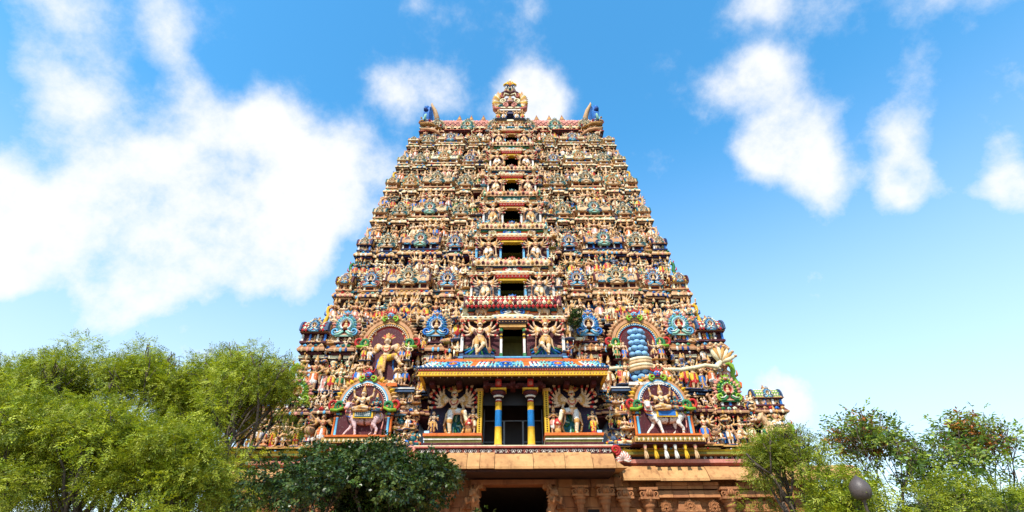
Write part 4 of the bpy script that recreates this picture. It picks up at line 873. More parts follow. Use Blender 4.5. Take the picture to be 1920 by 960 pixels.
# roof: soffit, fascias, sloping patterned top
EW, LY, LZ = 5.25, -2.25, 11.85
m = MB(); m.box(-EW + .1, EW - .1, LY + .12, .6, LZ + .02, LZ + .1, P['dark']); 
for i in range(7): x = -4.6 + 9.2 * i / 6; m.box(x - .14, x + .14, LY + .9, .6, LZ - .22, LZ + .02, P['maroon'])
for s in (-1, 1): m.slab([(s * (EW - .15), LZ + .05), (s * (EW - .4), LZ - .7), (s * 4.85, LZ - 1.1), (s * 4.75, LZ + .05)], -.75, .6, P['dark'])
link('soffit', m, porch)
m = MB(); m.box(-EW, EW, LY, LY + .2, LZ, LZ + .26, P['yellow']); m.box(-EW - .03, EW + .03, LY - .05, LY + .2, LZ + .26, LZ + .38, P['red']); m.box(-EW - .12, EW + .12, LY - .12, LY + .2, LZ + .38, LZ + .5, P['slate'])
for i in range(80):
    x = -EW + 2 * EW * i / 79; m.ell((x, LY - .06, LZ + .32), (.045, .03, .04), P['pink'], 5, 4); m.ell((x, LY - .13, LZ + .46), (.055, .03, .05), P['blue' if i % 2 else 'white'], 5, 4)
    if i % 3 == 0: m.ell((x, LY + .3, LZ - .01), (.03, .03, .04), P['white'], 5, 4)
for i in range(60): m.ell((-EW + .1 + (2 * EW - .2) * i / 59, LY - .005, LZ + .13), (.05, .02, .07), P['gold'], 5, 4)
for s in (-1, 1): m.box(min(s * EW, s * (EW - .2)), max(s * EW, s * (EW - .2)), LY + .2, .6, LZ, LZ + .5, P['yellow'])
link('fascia', m, porch)
z_lo, z_hi, y_lo, y_hi = LZ + .5, 13.2, LY, -.85
seq = []
x = -EW; i = 0
while x < EW - .01:
    w_ = (.62, .5, 1.15, .5, .35)[i % 5]; seq.append((x, min(EW, x + w_), i)); x += w_; i += 1
for a, b, i in seq:
    m = MB(); ta, tb = a * .93, b * .93; kind = i % 5
    c = P[('white', 'mint', 'sky', 'mint', 'orange')[kind]]
    m.add([(a + .012, y_lo, z_lo), (b - .012, y_lo, z_lo), (tb - .012, y_hi, z_hi), (ta + .012, y_hi, z_hi), (a + .012, y_lo + .2, z_lo), (b - .012, y_lo + .2, z_lo), (tb - .012, y_hi + .2, z_hi - .1), (ta + .012, y_hi + .2, z_hi - .1)], [(0, 1, 2, 3), (4, 0, 3, 7), (1, 5, 6, 2), (0, 4, 5, 1), (3, 2, 6, 7)], c)
    def on(u, v, d=.02): xx = (a + (b - a) * u) * (1 - .07 * v); return (xx, y_lo + (y_hi - y_lo) * v - d * .6, z_lo + (z_hi - z_lo) * v + d)
    if kind in (0, 1, 3):
        for u in (.3, .7):
            for v in (.2, .45, .7, .88): m.ell(on(u, v), (.07, .05, .06), P[('sky', 'red', 'slate', 'mint')[(i + int(v * 10)) % 4]], 5, 4)
    if kind == 2:
        m.tube([on(.5 + .3 * math.cos(t), .5 + .36 * math.sin(t)) for t in np.linspace(0, 6.28, 13)], .045, P['blue'], 4); m.tube([on(.5 + .16 * math.cos(t), .5 + .2 * math.sin(t)) for t in np.linspace(0, 6.28, 9)], .05, P['dblue' if i % 2 else 'orange'], 4); m.ell(on(.5, .5), (.08, .06, .08), P['yellow'], 6, 4)
        for u, v in ((.1, .2), (.9, .2), (.1, .8), (.9, .8)): m.ell(on(u, v), (.08, .05, .07), P['teal'], 5, 4)
    link('roof_panel', m, porch)
m = MB(); m.box(-EW * .93 - .05, EW * .93 + .05, y_hi - .06, .4, z_hi - .02, z_hi + .12, P['orange']); m.add([(-EW, y_lo + .2, z_lo), (EW, y_lo + .2, z_lo), (EW * .93, .4, z_lo), (-EW * .93, .4, z_lo), (-EW * .93, y_hi + .2, z_hi - .1), (EW * .93, y_hi + .2, z_hi - .1), (EW * .93, .4, z_hi - .1), (-EW * .93, .4, z_hi - .1)], [(0, 1, 5, 4), (4, 5, 6, 7), (0, 4, 7, 3), (1, 2, 6, 5)], P['sky']); link('roof_ridge', m, porch)

# great guardians under the porch roof
def porch_guard(m):
    angs = (-46, -26, -6, 14, 34, 54)
    f = human(FAN(-1, angs, .19, .18, pr=['', '', 'disc', '', '', ''], bend=36) + FAN(1, angs, .19, .18, pr=['', 'disc', '', '', '', ''], bend=36) + [(1, (.06, -.05, -.16), (.02, -.07, -.12))], LIFT, 'short', 'fan', beard=True, big=True, k=1.06, ar=.92)
    c = V((.34, -.12, .02)); f.cap(c, c + V((0, 0, .2)), .06, .075, 'prop'); f.cap(c + V((0, 0, .2)), c + V((0, 0, .24)), .085, .07, 'red2'); f.cap(c + V((0, 0, .03)), c + V((0, 0, .06)), .075, .075, 'gold')
    if m:
        for q in f.p: q[1].x *= -1; (q[2].__setattr__('x', -q[2].x) if q[0] == 'c' else None)
    return f
for s in (-1, 1):
    S = porch_guard(s > 0).build(.0125, 9000); pl = pal('skin', 'white', 'gold', 'tan', prop='bronze', leg='cream'); pl['red2'] = P['red']
    pl['skin'] = P['terra'] if False else P['skin']
    x, y, z, h = s * 3.35, -.55, 9.0, 2.62
    o = link('porch_guardian', S.mesh('porch_guardian', pl, [n for n in S.names if n not in GARM + HEADG + ('prop', 'red2')]), None, (x, y, z), 0, h)
    tag(o, f'large many-armed moustached guardian raising one leg, {"left" if s < 0 else "right"} of the porch doorway', 'statue', 'great guardian statues under the porch roof')
    link('garment', S.mesh('garment', pl, GARM), o); link('crown', S.mesh('crown', pl, HEADG), o); link('mace', S.mesh('mace', pl, ('prop', 'red2')), o)
    # oval serpent ring with green field behind the legs
    m = MB(); n = 22
    ov = [(.2 * math.cos(t), .27 + .29 * math.sin(t)) for t in np.linspace(0, 2 * math.pi, n + 1)]
    m.slab(ov[:-1][::-1], .06, .09, P['teal'])
    for i in range(12):
        t = 2 * math.pi * i / 12; m.tube([(.05 * math.cos(t), .05, .27 + .06 * math.sin(t)), (.12 * math.cos(t + .3), .04, .27 + .18 * math.sin(t + .3)), (.17 * math.cos(t), .05, .27 + .25 * math.sin(t))], [.02, .025, .008], P[('green', 'teal', 'mint')[i % 3]], 4)
    m.tube([(x_, .02 if 0 else .03, z_) for x_, z_ in [(.215 * math.cos(t), .27 + .305 * math.sin(t)) for t in np.linspace(0, 2 * math.pi, 25)]], .028, P['gold'], 6)
    for i in range(24): t = 2 * math.pi * i / 24; m.ell((.215 * math.cos(t), .0, .27 + .305 * math.sin(t)), .013, P['cream'], 5, 4)
    link('serpent_oval', m, o, (-s * .02, .06, 0))
# attendants beside the great guardians
for s in (-1, 1):
    for kk, x, z, h, pi, lb in (('anjali', 2.25, 9.02, 1.45, 10, 'tan standing attendant with folded arms between porch doorway and great guardian'), ('lady', 4.45, 9.02, 1.3, 5, 'gold standing attendant at the outer end of the guardian podium')):
        o = put_statue(kk, s * x, -.7, z, h, pi if s < 0 else (3 if kk == 'lady' else 8), 1, 'x', parts=1, lod=0, rz=0); STATUES.pop()
        tag(o, lb + (' on the left' if s < 0 else ' on the right'), 'statue', 'attendants under the porch roof')
# ------------------------------------------------------------------ bull niches of the lowest tier
BULLS = bull(0.).build(.04, 4200)
def arch_niche(st, x, y, z0, hw, zs, R0, back, bands, flame, open_depth=.5, posts=True, med='blue'):
    m = MB(); m.box(x - hw, x + hw, y + open_depth, y + open_depth + .4, z0, zs, back); m.slab([(x + a, b + zs) for a, b in hs(R0 * 1.02, 22, a0=0, a1=180)], y + open_depth, y + open_depth + .4, back)
    link('niche_back', m, st)
    m = MB(); r = R0; yy = y
    for i, (c, w, d) in enumerate(bands):
        ci = [(x + a, b + zs) for a, b in hs(r, 24, a0=-12, a1=192, tip=.05 * (i > 1))]; co = [(x + a, b + zs) for a, b in hs(r + w, 24, a0=-12, a1=192, tip=.05 * (i > 0))]
        m.ring(ci, co, yy + .12 - d, yy + .12 - d, y + .6, P[c]); r += w
    for i in range(26):
        a = -8 + 196 * i / 25
        if 82 < a < 98: continue
        m.add(*leaf3(.3, .42, .2, P[flame[i % len(flame)]]), M=Matrix.Translation((x + (r - .03) * math.cos(R(a)), y + .15, zs + (r - .03) * math.sin(R(a)))) @ Matrix.Rotation(-R(a - 90), 4, 'Y'))
    for i in range(30):
        a = R(-6 + 192 * i / 29); q = R0 + bands[0][1] + bands[1][1] * .5; m.ell((x + q * math.cos(a), y + .1 - bands[1][2], zs + q * math.sin(a)), .045, P['white'], 5, 4)
    # inner cusped arch meeting in a drop
    for s in (-1, 1):
        m.tube([(x + s * (R0 * .52 + R0 * .5 * math.cos(t)), y + .35, zs + R0 * .3 + R0 * .5 * math.sin(t)) for t in np.linspace(0 if s > 0 else 0, math.pi * .95, 9)], .06, P['rose'], 5)
    link('horseshoe_arch', m, st)
    m = MB(); face_mask(m, zs + r + .22, 1.35, P[med], P['red'], y=-.1)
    for s in (-1, 1): spiral(m, s * .3, zs + r + .02, .2, 1.2, s, -.1, .08, P['lime'])
    link('arch_mask', m, st, (x, y + .05, 0))
    for s in (-1, 1):
        m = MB(); spiral(m, 0, 0, .3, 1.4, s, 0, .12, P['green']); spiral(m, s * .38, .1, .3, 1.0, s, .02, .1, P['red']); m.tube([(-s * .2, 0, -.1), (s * .1, -.05, -.26), (s * .5, 0, -.22)], .1, P['lime'], 6)
        link('dragon_scroll', m, st, (x + s * (R0 + .35), y - .05, zs - .08))
    if posts:
        for s in (-1, 1):
            px = x + s * (hw + .02); m = MB()
            for j, c in enumerate(('lime', 'sky', 'orange')):
                q = px + s * (j - 1) * .15
                m.lathe([(.11, z0, P['gold']), (.11, z0 + .1, P[c]), (.075, z0 + .12, P[c]), (.07, zs - .75, P[c]), (.1, zs - .7, P['orange']), (.06, zs - .62, P['dark']), (.1, zs - .55, P[c]), (.11, zs - .45, P['gold']), (.07, zs - .4, P['maroon']), (.12, zs - .3, P['gold'])], 8, M=T(q, y + .12 + .06 * abs(j - 1)))
            m.box(px - .32, px + .32, y - .05, y + .5, zs - .3, zs - .2, P['olive']); m.box(px - .36, px + .36, y - .1, y + .5, zs - .2, zs - .08, P['orange']); m.box(px - .34, px + .34, y - .06, y + .5, z0 - .14, z0, P['orange'])
            link('clustered_pillar', m, st)
NX = 8.45
for s in (-1, 1):
    x, y, z0 = s * NX, -.6, 8.85
    arch_niche(TIER[1], x, y, z0, 1.42, 10.75, 1.0, P['maroon'], [('rose', .1, .02), ('dblue' if s > 0 else 'navy', .12, .08), ('white', .05, .12), ('sky', .08, .12), ('terra', .16, .08)], ('gold', 'yellow', 'gold', 'tan'), open_depth=.1)
    m = MB(); m.box(x - 1.9, x + 1.9, y - .55, y + .6, z0 - .32, z0 - .04, P['gold'])
    for i in range(30): m.add(*leaf3(.12, .2, .05, P['cream' if i % 2 else 'olive']), M=T(x - 1.8 + 3.6 * i / 29, y - .56, z0 - .29))
    m.box(x - 1.75, x + 1.75, y - .62, y + .6, z0 - .02, z0 + .08, P['orange']); m.box(x - 2.0, x + 2.0, y - .45, y + .6, z0 - .42, z0 - .34, P['maroon']); link('niche_plinth', m, TIER[1])
    for i in range(6):   # little balusters carrying the plinth
        m = MB(); c = P[('tan', 'yellow', 'white', 'white', 'yellow', 'tan')[i]]; m.lathe([(.1, 0, c), (.06, .1, c), (.1, .26, c), (.06, .5, P['pink'] if i in (0, 5) else c), (.11, .64, c), (.08, .74, c)], 8); m.ell((0, -.06, .5), (.07, .06, .09), c, 6, 4)
        for e in (-1, 1): m.tube([(e * .04, -.06, .34), (e * .09, -.08, .14), (e * .08, -.1, 0)], .03, c, 5)
        link('baluster', m, TIER[1], (x - 1.35 + 2.7 * i / 5, y - .3, z0 - 1.16))
    # bull with its saddle cloth
    pb = dict(skin=P['white'] if s > 0 else lin(226, 190, 186), gold=P['gold'], muzzle=P['pink'], eye=P['black'], blue=P['blue'], red=P['red'], brown=P['brown'])
    o = link('bull_statue', BULLS.mesh('bull_statue', pb), None, (x + .12, y + .05, z0 + .1), 0, (.96, .85, .9) if s > 0 else (.93, .85, .9))
    tag(o, ('white' if s > 0 else 'pinkish') + ' bull statue carrying two seated figures inside the arched niche ' + ('right' if s > 0 else 'left') + ' of the porch', 'statue', 'bull statues in the arched niches')
    m = MB(); 
    m.box(-.62, .6, -.52, -.44, 1.05, 1.55, P['yellow'], t=(.03, -.0)); m.box(-.5, .48, -.545, -.5, 1.12, 1.48, P['blue' if s > 0 else 'teal'])
    if s < 0:
        for i in range(8):
            for j in range(3): m.add([(-.45 + i * .115, -.56, 1.16 + j * .1), (-.4 + i * .115, -.57, 1.21 + j * .1), (-.45 + i * .115, -.56, 1.26 + j * .1), (-.5 + i * .115, -.57, 1.21 + j * .1)], [(0, 1, 2, 3)], P['white'])
    m.box(-.58, .56, -.5, .4, 1.54, 1.64, P['gold']); link('saddle_cloth', m, o)
    for kk, dx, h, pi, lb in (('lotus_four', -.05, 2.05, 5, 'gold crowned deity figure seated on the back of the bull'), ('lotus', .74, 1.5, 6, 'smaller green goddess figure seated behind the deity on the bull')):
        q = put_statue(kk, x + dx, y - .16, z0 + 1.42, h, pi, 1, 'x', parts=1, lod=0, rz=-.1); STATUES.pop()
        tag(q, lb + (' in the right niche' if s > 0 else ' in the left niche'), 'statue', 'riders of the two bulls')

# ------------------------------------------------------------------ arched niches of the second tier
for s in (-1, 1):
    x, y, z0 = s * 7.75, TY[2] - .95, TZ[2]
    arch_niche(TIER[2], x, y, z0 + .1, 1.1, 14.8, 1.0, P['maroon'], [('red', .14, -.1), ('sky' if s > 0 else 'terra', .1, .0), ('gold', .1, .06), ('dark', .04, .02), ('terra', .2, .06)], ('tan', 'terra', 'tan2'), posts=False, med='sky', open_depth=.15)
    m = MB(); m.box(x - 1.0, x + 1.0, y - .5, y + .5, z0 - .02, z0 + .16, P['orange' if s < 0 else 'white']); m.box(x - 2.0, x + 2.0, y - .3, y + .7, z0 - .3, z0 - .02, P['slate']); m.box(x - 2.05, x + 2.05, y - .36, y + .7, z0 - .14, z0 - .08, P['white']); link('niche_plinth', m, TIER[2])
def nataraja():
    ang = (-50, -30, -10, 10, 30, 50)
    return human(FAN(-1, ang, .16, .18, pr=['', 'disc', '', 'flower', '', 'sword']) + FAN(1, ang, .16, .18, pr=['', '', 'disc', '', 'flower', '']), [(( -.058, 0, -.02), (-.1, -.06, -.24), (-.02, .0, -.46), (-.05, -.08, -.49)), ((.058, 0, 0), (.22, -.14, .0), (.36, -.14, -.2), (.42, -.2, -.22))], 'dhoti', 'fan', k=1.05, lean=(.0, 0))
S = nataraja().build(.0135, 5200); pl = pal('skin', 'yellow', 'gold', 'blue')
x, y, z0 = -7.75, TY[2] - .95, TZ[2] + .42
o = link('dancing_statue', S.mesh('dancing_statue', pl, [n for n in S.names if n not in GARM + HEADG]), None, (x, y + .1, z0), 0, 2.9); link('garment', S.mesh('garment', pl, GARM), o); link('crown', S.mesh('crown', pl, HEADG), o)
tag(o, 'large tan many-armed dancing statue in yellow cloth under the red arch on the second tier', 'statue')
m = MB()
for e in (-1, 1): m.slab([(e * .12, .48), (e * .3, .42), (e * .4, .1), (e * .24, .04), (e * .1, .2)], .06, .1, P['dblue']); 
link('flying_scarf', m, o)
d = Fig(); d.cap((-.5, 0, .1), (.3, 0, .14), .13, .16, 'skin'); d.ell((.55, -.05, .2), .13, 'skin'); d.ell((.62, -.05, .26), (.1, .1, .08), 'hair')
for q in ((-.5, .02, .1, -1.0, -.1, .05), (-.45, -.1, .1, -.8, -.2, .22), (.3, -.1, .1, .7, -.25, .05), (.25, -.1, .15, -.05, -.25, .1)): d.cap(q[:3], q[3:], .075, .05, 'skin')
o = link('dwarf_statue', d.build(.03, 900).mesh('dwarf_statue', pal('tan', 'white', 'gold', 'blue')), None, (x + .15, y - .15, TZ[2] + .15), 0, 1.0); tag(o, 'prone dwarf statue trampled under the large dancing statue', 'statue')
# blue pillar wound by a serpent, pulled by rows of figures
x = 7.75; y = TY[2] - .8
pilr = link('churning_pillar', None, None, (x, y + .1, TZ[2] + .02)); tag(pilr, 'pillar of stacked light blue boulders with a cream serpent coiled round its middle', 'sculpture')
def boulder(): 
    m = MB(); m.ell((0, 0, 0), (1, 1, .8), lin(140, 190, 226), 9, 6); return m.mesh('boulder')
BM = boulder(); 
for row in range(10):
    z = .18 + row * .375; rr = .66 - .022 * row
    if 1.0 < z < 1.7: continue
    for i in range(4):
        a = R(180 + (i + .5 * (row % 2)) * 180 / 3.5); link('boulder', BM, pilr, (rr * .8 * math.cos(a), rr * .7 * math.sin(a), z), rnd.random(), (.235, .23, .225))
m = MB(); m.lathe([(.46, 0, P['dblue']), (.36, 3.7, P['dblue']), (.14, 3.9, P['dblue'])], 10); link('core', m, pilr)
m = MB()
for i in range(4): m.tube([(.74 * math.cos(t) - .02 * i, .64 * math.sin(t), 1.05 + i * .2 + .06 * math.cos(t)) for t in np.linspace(math.pi * .98, math.pi * 2.05, 13)], .12, P['cream' if i % 2 else 'tan'], 7)
link('serpent_coil', m, pilr)
sn = MB(); sn.tube([(-2.3, -.2, 1.1), (-1.4, -.35, 1.15), (-.7, -.3, 1.2)], [.1, .13, .13], P['cream'], 7); sn.tube([(.7, -.3, 1.2), (1.5, -.4, 1.02), (2.3, -.45, .98), (3.1, -.45, 1.1), (3.8, -.45, 1.25), (4.5, -.4, 1.15), (4.75, -.4, 1.5)], [.11, .12, .12, .12, .12, .14, .18], P['cream'], 8)
link('serpent_body', sn, pilr)
hd = MB()
for i in range(7):
    a = R(70 - (i - 3) * 17); hd.tube([(4.75, -.42, 1.45), (4.75 + .55 * math.cos(a), -.46, 1.45 + .5 * math.sin(a)), (4.75 + .95 * math.cos(a), -.56, 1.45 + .98 * math.sin(a))], [.13, .16, .08], P['gold' if i % 2 else 'cream'], 6); hd.ell((4.75 + .98 * math.cos(a), -.62, 1.45 + 1.0 * math.sin(a)), (.1, .12, .09), P['tan'], 6, 4)
link('serpent_hood', hd, pilr)

# ------------------------------------------------------------------ rows of statues on every tier
STK = ['anjali', 'four_arm', 'hip', 'lady', 'lady_up', 'dancer', 'eight_arm', 'archer', 'spear', 'anjali', 'four_arm', 'hip']
SIT = ['lotus', 'lotus_four', 'lotus_anjali', 'throne', 'sage', 'dwarf', 'rider', 'lotus_four']
FRS = [.31, .37, .43, .485, .535, .59, .645, .695, .75, .81, .865, .93, .972]
FRP = [.315, .425, .452, .735, .762, .868, .888]
fx = {2: [(4.1, 'throne'), (4.9, 'four_arm'), (5.5, 'lady'), (5.95, 'hip'), (9.35, 'anjali'), (9.95, 'four_arm'), (10.5, 'hip'), (11.05, 'eight_arm'), (11.6, 'lady'), (12.1, 'spear'), (12.65, 'dancer'), (13.05, 'lady_up')],
      1: [(5.65, 'sage'), (6.15, 'lotus_four'), (10.75, 'eight_arm'), (11.5, 'dwarf'), (12.2, 'four_arm'), (12.9, 'archer'), (13.6, 'lady'), (14.3, 'hip'), (14.95, 'rider')]}
NIND = 0
for k in range(1, 9):
    z0 = TZ[k]; H = TZ[k + 1] - z0; W = TW[k]; y0 = TY[k]
    for s in (-1, 1):
        if k in fx: lst = [(a, q) for a, q in fx[k]]
        else:
            lst = [(f * W, None) for f in FRS if f * W > TCW.get(k, 1.7) + .25]; a = lst[0][0] - .62
            while a > TCW.get(k, 1.7) + .3: lst.insert(0, (a, None)); a -= .6
        for i, (a, kind) in enumerate(lst):
            big = (k > 2 and abs(a / W - .59) < .01)
            if k == 3 and big: continue
            kind = kind or ('eight_arm' if big else rnd.choice(STK)); x = s * (a + (rnd.uniform(-.13, .13) if k > 2 else 0)); y = y0 - proj(k, x) - (.02 if k < 3 else .13) - (.05 if big else 0)
            hh = (.475 if k > 2 else .44) * H * (1.05 if big else rnd.uniform(.74, 1.04))
            if kind in ('throne', 'lotus_four', 'sage', 'dwarf', 'rider'): hh *= 1.25
            if k == 1: hh *= 1.22
            pi = pick(); zz = z0 + .02
            if k <= 6: put_statue(kind, x, y, zz, hh, pi, k, 'wall', parts=1 if k <= 4 else 0, lod=0 if k < 3 else 1)
            else: bulk(kind, x, y, zz, hh, pi, rnd.uniform(-.3, .3))
            # attendants standing half behind the row
            if k > 1 and i + 1 < len(lst):
                xm = s * (a + lst[i + 1][0]) / 2
                if abs(abs(xm) - 7.75) > 1.6 or k != 2: bulk(rnd.choice(STK + SIT[:3]), xm, y0 - proj(k, xm) + (.18 if k < 3 else .06), zz, hh * rnd.uniform(.6, .8), pick(), rnd.uniform(-.3, .3))
        # seated figures and lions between the roofs of the parapet
        zp = z0 + .66 * H; hp = .345 * H
        if k == 9: continue
        for f in FRP:
            if k < 3 and .4 < f < .74 and k == 1: continue
            if k == 2 and .4 < f < .74: continue
            if f * W < TCW.get(k + 1, 2) + .3 or (k == 1 and f * W < 5.5): continue
            kind = 'lion' if abs(f - .452) < .01 or abs(f - .735) < .01 else rnd.choice(SIT)
            x = s * f * W; y = y0 - proj(k, x) + .08; hh = hp * (.95 if kind in ('lion', 'rider', 'dwarf') else 1.12)
            if k <= 5: put_statue(kind, x, y, zp, hh, pick() if kind != 'lion' else rnd.choice((0, 4, 5, 8)), k, 'parapet', parts=1 if k <= 3 else 0)
            else: bulk(kind, x, y, zp, hh, pick(), rnd.uniform(-.3, .3))
        # small figures filling the gaps of the parapet and standing along the cornice
        c0 = TCW.get(k + 1, 1.6) + .25; n = int((W - c0) / .34)
        for j in range(n):
            a = c0 + (W - .1 - c0) * (j + rnd.random() * .5) / n
            if k <= 2 and abs(a - (NX if k == 1 else 7.75)) < 2.0: continue
            if k == 1 and a < 5.6: continue
            x = s * a; f = a / W
            front = not (.47 < f < .71 or .335 < f < .405 or .775 < f < .845)
            bulk(rnd.choice(SIT + STK[:4]), x, y0 - proj(k, x) + (.02 if front else .5), zp + (0 if front else hp * .55), hp * rnd.uniform(.45, .62), pick(), rnd.uniform(-.5, .5))
# white-robed row under the crowning roof
for s in (-1, 1):
    for i in range(6):
        x = s * (1.9 + i * 1.08); put_statue(('four_arm', 'hip', 'four_arm', 'eight_arm', 'four_arm', 'hip')[i], x, TY[9] - .2, TZ[9] + .03, 1.72, (0, 0, 2, 1, 0, 0)[i], 9, 'wall', parts=0, rz=0)
        if i < 5: bulk('anjali', x + s * .54, TY[9] + .1, TZ[9] + .03, 1.0, pick())
        bulk('lion', x + s * .5, TY[9] - .1, TZ[9] + 1.75, .6, pick())
# heaped figures either side of the porch on the lowest tier
for s in (-1, 1):
    for r_ in range(3):
        for i in range(4):
            kd = rnd.choice(SIT + STK[:5]); pi = pick(); q = put_statue(kd, s * (5.62 + i * .38 + rnd.uniform(-.06, .06)), TY[1] - rnd.uniform(.15, .45), 8.62 + (.85, 1.65, 2.35)[r_] + rnd.uniform(-.05, .05), rnd.uniform(.9, 1.2), pi, 1, 'heap', parts=0); STATUES.pop()
            tag(q, f'small {PALS[pi][0]} {kd if kd in ("lion", "dwarf", "rider") else "figure"} statue in {PALS[pi][1]}, {("first", "second", "third", "fourth")[i]} from {"left" if s < 0 else "right"} side of porch, {("lower", "middle", "upper")[r_]} row', 'statue', 'statues heaped between porch and bull niches')
    for i in range(16):
        x = s * rnd.uniform(5.5, 6.9); bulk(rnd.choice(SIT + STK[:5]), x, TY[1] - rnd.uniform(.0, .2), 8.6 + rnd.choice((0, .9, 1.65, 2.2)), rnd.uniform(.8, 1.1), pick(), rnd.uniform(-.5, .5))
    for i in range(46):
        x = s * rnd.uniform(10.5, 15.3); bulk(rnd.choice(SIT + STK[:5]), x, TY[1] - rnd.uniform(.0, .3), 8.6 + rnd.choice((0, .3, 1.3, 1.9, 2.3)), rnd.uniform(.6, 1.1), pick(), rnd.uniform(-.5, .5))
    for i in range(40):
        x = s * rnd.choice((rnd.uniform(4.0, 6.1), rnd.uniform(9.3, 12.9))); bulk(rnd.choice(SIT + STK[:5]), x, TY[2] - rnd.uniform(-.1, .25), TZ[2] + rnd.choice((0, .9, 1.9, 2.7, 3.3)), rnd.uniform(.6, 1.15), pick(), rnd.uniform(-.5, .5))
# taller figures beside the central bays, and attendants inside the second-tier niches
for k in range(2, 9):
    H = TZ[k + 1] - TZ[k]; hp = .345 * H
    for s in (-1, 1):
        a = TCW[k] + .2
        while a < .335 * TW[k]:
            for zz, f in ((TZ[k] + .66 * H, 1.15), (TZ[k] + .02, 1.35)): bulk(rnd.choice(STK + SIT[:4]), s * a, TY[k] - proj(k, s * a) - .1, zz, hp * f * rnd.uniform(.8, 1.05), pick(), rnd.uniform(-.3, .3))
            a += .5
for s in (-1, 1):
    for dx in (-1.35, -.95, .95, 1.35):
        for zz, h in ((.1, 1.5), (1.65, 1.15)):
            kd = ('anjali', 'four_arm', 'lady', 'hip')[rnd.randrange(4)]; pi = pick(); q = put_statue(kd, s * 7.75 + dx + rnd.uniform(-.08, .08), TY[2] - .95 + rnd.uniform(-.15, .0), TZ[2] + zz, h * rnd.uniform(.9, 1.1), pi, 2, 'niche', parts=0); STATUES.pop()
            tag(q, f'small {PALS[pi][0]} statue in {PALS[pi][1]} cloth, {"upper" if zz > 1 else "lower"} {"outer" if abs(dx) > 1 else "inner"} attendant {"left" if dx < 0 else "right"} of the ' + ('dancing statue' if s < 0 else 'boulder pillar'), 'statue', 'attendants inside the second-tier niches')
# upper row at the back of each parapet, in front of the next tier's foot
for k in range(2, 9):
    for s in (-1, 1):
        W = TW[k + 1]; x = TCW.get(k + 1, 2) + .3
        while x < W:
            bulk(rnd.choice(STK + SIT), s * x, TY[k + 1] - proj(k + 1, x) - .36, TZ[k + 1] - .34, .26 * (TZ[k + 1] - TZ[k]) * rnd.uniform(.75, 1.0), pick(), rnd.uniform(-.4, .4)); x += rnd.uniform(.42, .75)
# figures around the central bays
for k in range(2, 9):
    for s in (-1, 1):
        for dx, dz, kd in ((.1, .0, 'throne'), (.3, .62, 'lotus'), (-.25, .63, 'lion'), (-1.3, .63, 'rider')):
            h = TCZ[k + 1] - TCZ[k]
            bulk(kd, s * (TCW[k] + dx), TCY[k] + .35, TCZ[k] + dz * h, .3 * h, pick(), 0)
# two many-armed fighters in the middle of the third tier's side bays
for s in (-1, 1):
    W = TW[3]; x = s * .59 * W; ang = (-30, -12, 6, 24, 42, 60, 76)
    if s < 0: SF = human(FAN(-1, ang, .15, .22, pr=['sword', 'sword', '', 'sword']) + FAN(1, ang, .15, .22, pr=['sword', '', 'sword', 'sword']), WIDE, 'dhoti', 'tall', beard=True, k=1.1).build(.0135, 5000)
    pl = pal('tan', 'yellow', 'red', 'yellow', prop='cream')
    o = link('fighter_statue', SF.mesh('fighter_statue', pl, [n for n in SF.names if n not in GARM + HEADG]), None, (x, TY[3] - .62, TZ[3] + .05), 0, 1.85)
    link('garment', SF.mesh('garment', pl, GARM), o); link('crown', SF.mesh('crown', pl, HEADG), o)
    tag(o, f'fan-armed fighter statue in yellow cloth at the middle of the third tier, {"left" if s < 0 else "right"} side', 'statue', 'fan-armed fighters of the third tier')
# labels for the rows
from collections import Counter
ORDN = ['first', 'second', 'third', 'fourth', 'fifth', 'sixth', 'seventh', 'eighth', 'ninth', 'tenth', 'eleventh', 'twelfth', 'thirteenth', 'fourteenth']
rows = {}
for r in STATUES: rows.setdefault((r[3], r[4], r[5] > 0), []).append(r)
for (k, row, right), rs in rows.items():
    rs.sort(key=lambda r: -abs(r[5]))
    for i, (o, kind, pi, *_) in enumerate(rs):
        nm = KINDNAME[kind].replace('standing ', '').replace('seated ', '') if False else KINDNAME[kind]
        sk, cl = PALS[pi][0], PALS[pi][1]
        where = f'{ORDN[i]} from {"right" if right else "left"} edge of {ORD[k]} tier' + (' parapet' if row == 'parapet' else '')
        o['label'] = f'{sk} {nm}, {cl} cloth, {where}' if kind not in ('lion',) else f'{sk} {nm}, {where}'
        if len(o['label'].split()) > 16: o['label'] = f'{sk} {nm}, {where}'
        o['group'] = f'painted statues on the {ORD[k]} tier'
q2 = None; q = flush_bulk('statue_crowd', 'statue_crowd', M_STAT); tag(q, 'dense crowd of tiny painted figures filling the ledges of the tower', 'statues', kind='stuff')
for k, mb in ORN.items():
    o = link('carved_relief', mb, TIER[k]); o['kind'] = 'stuff'

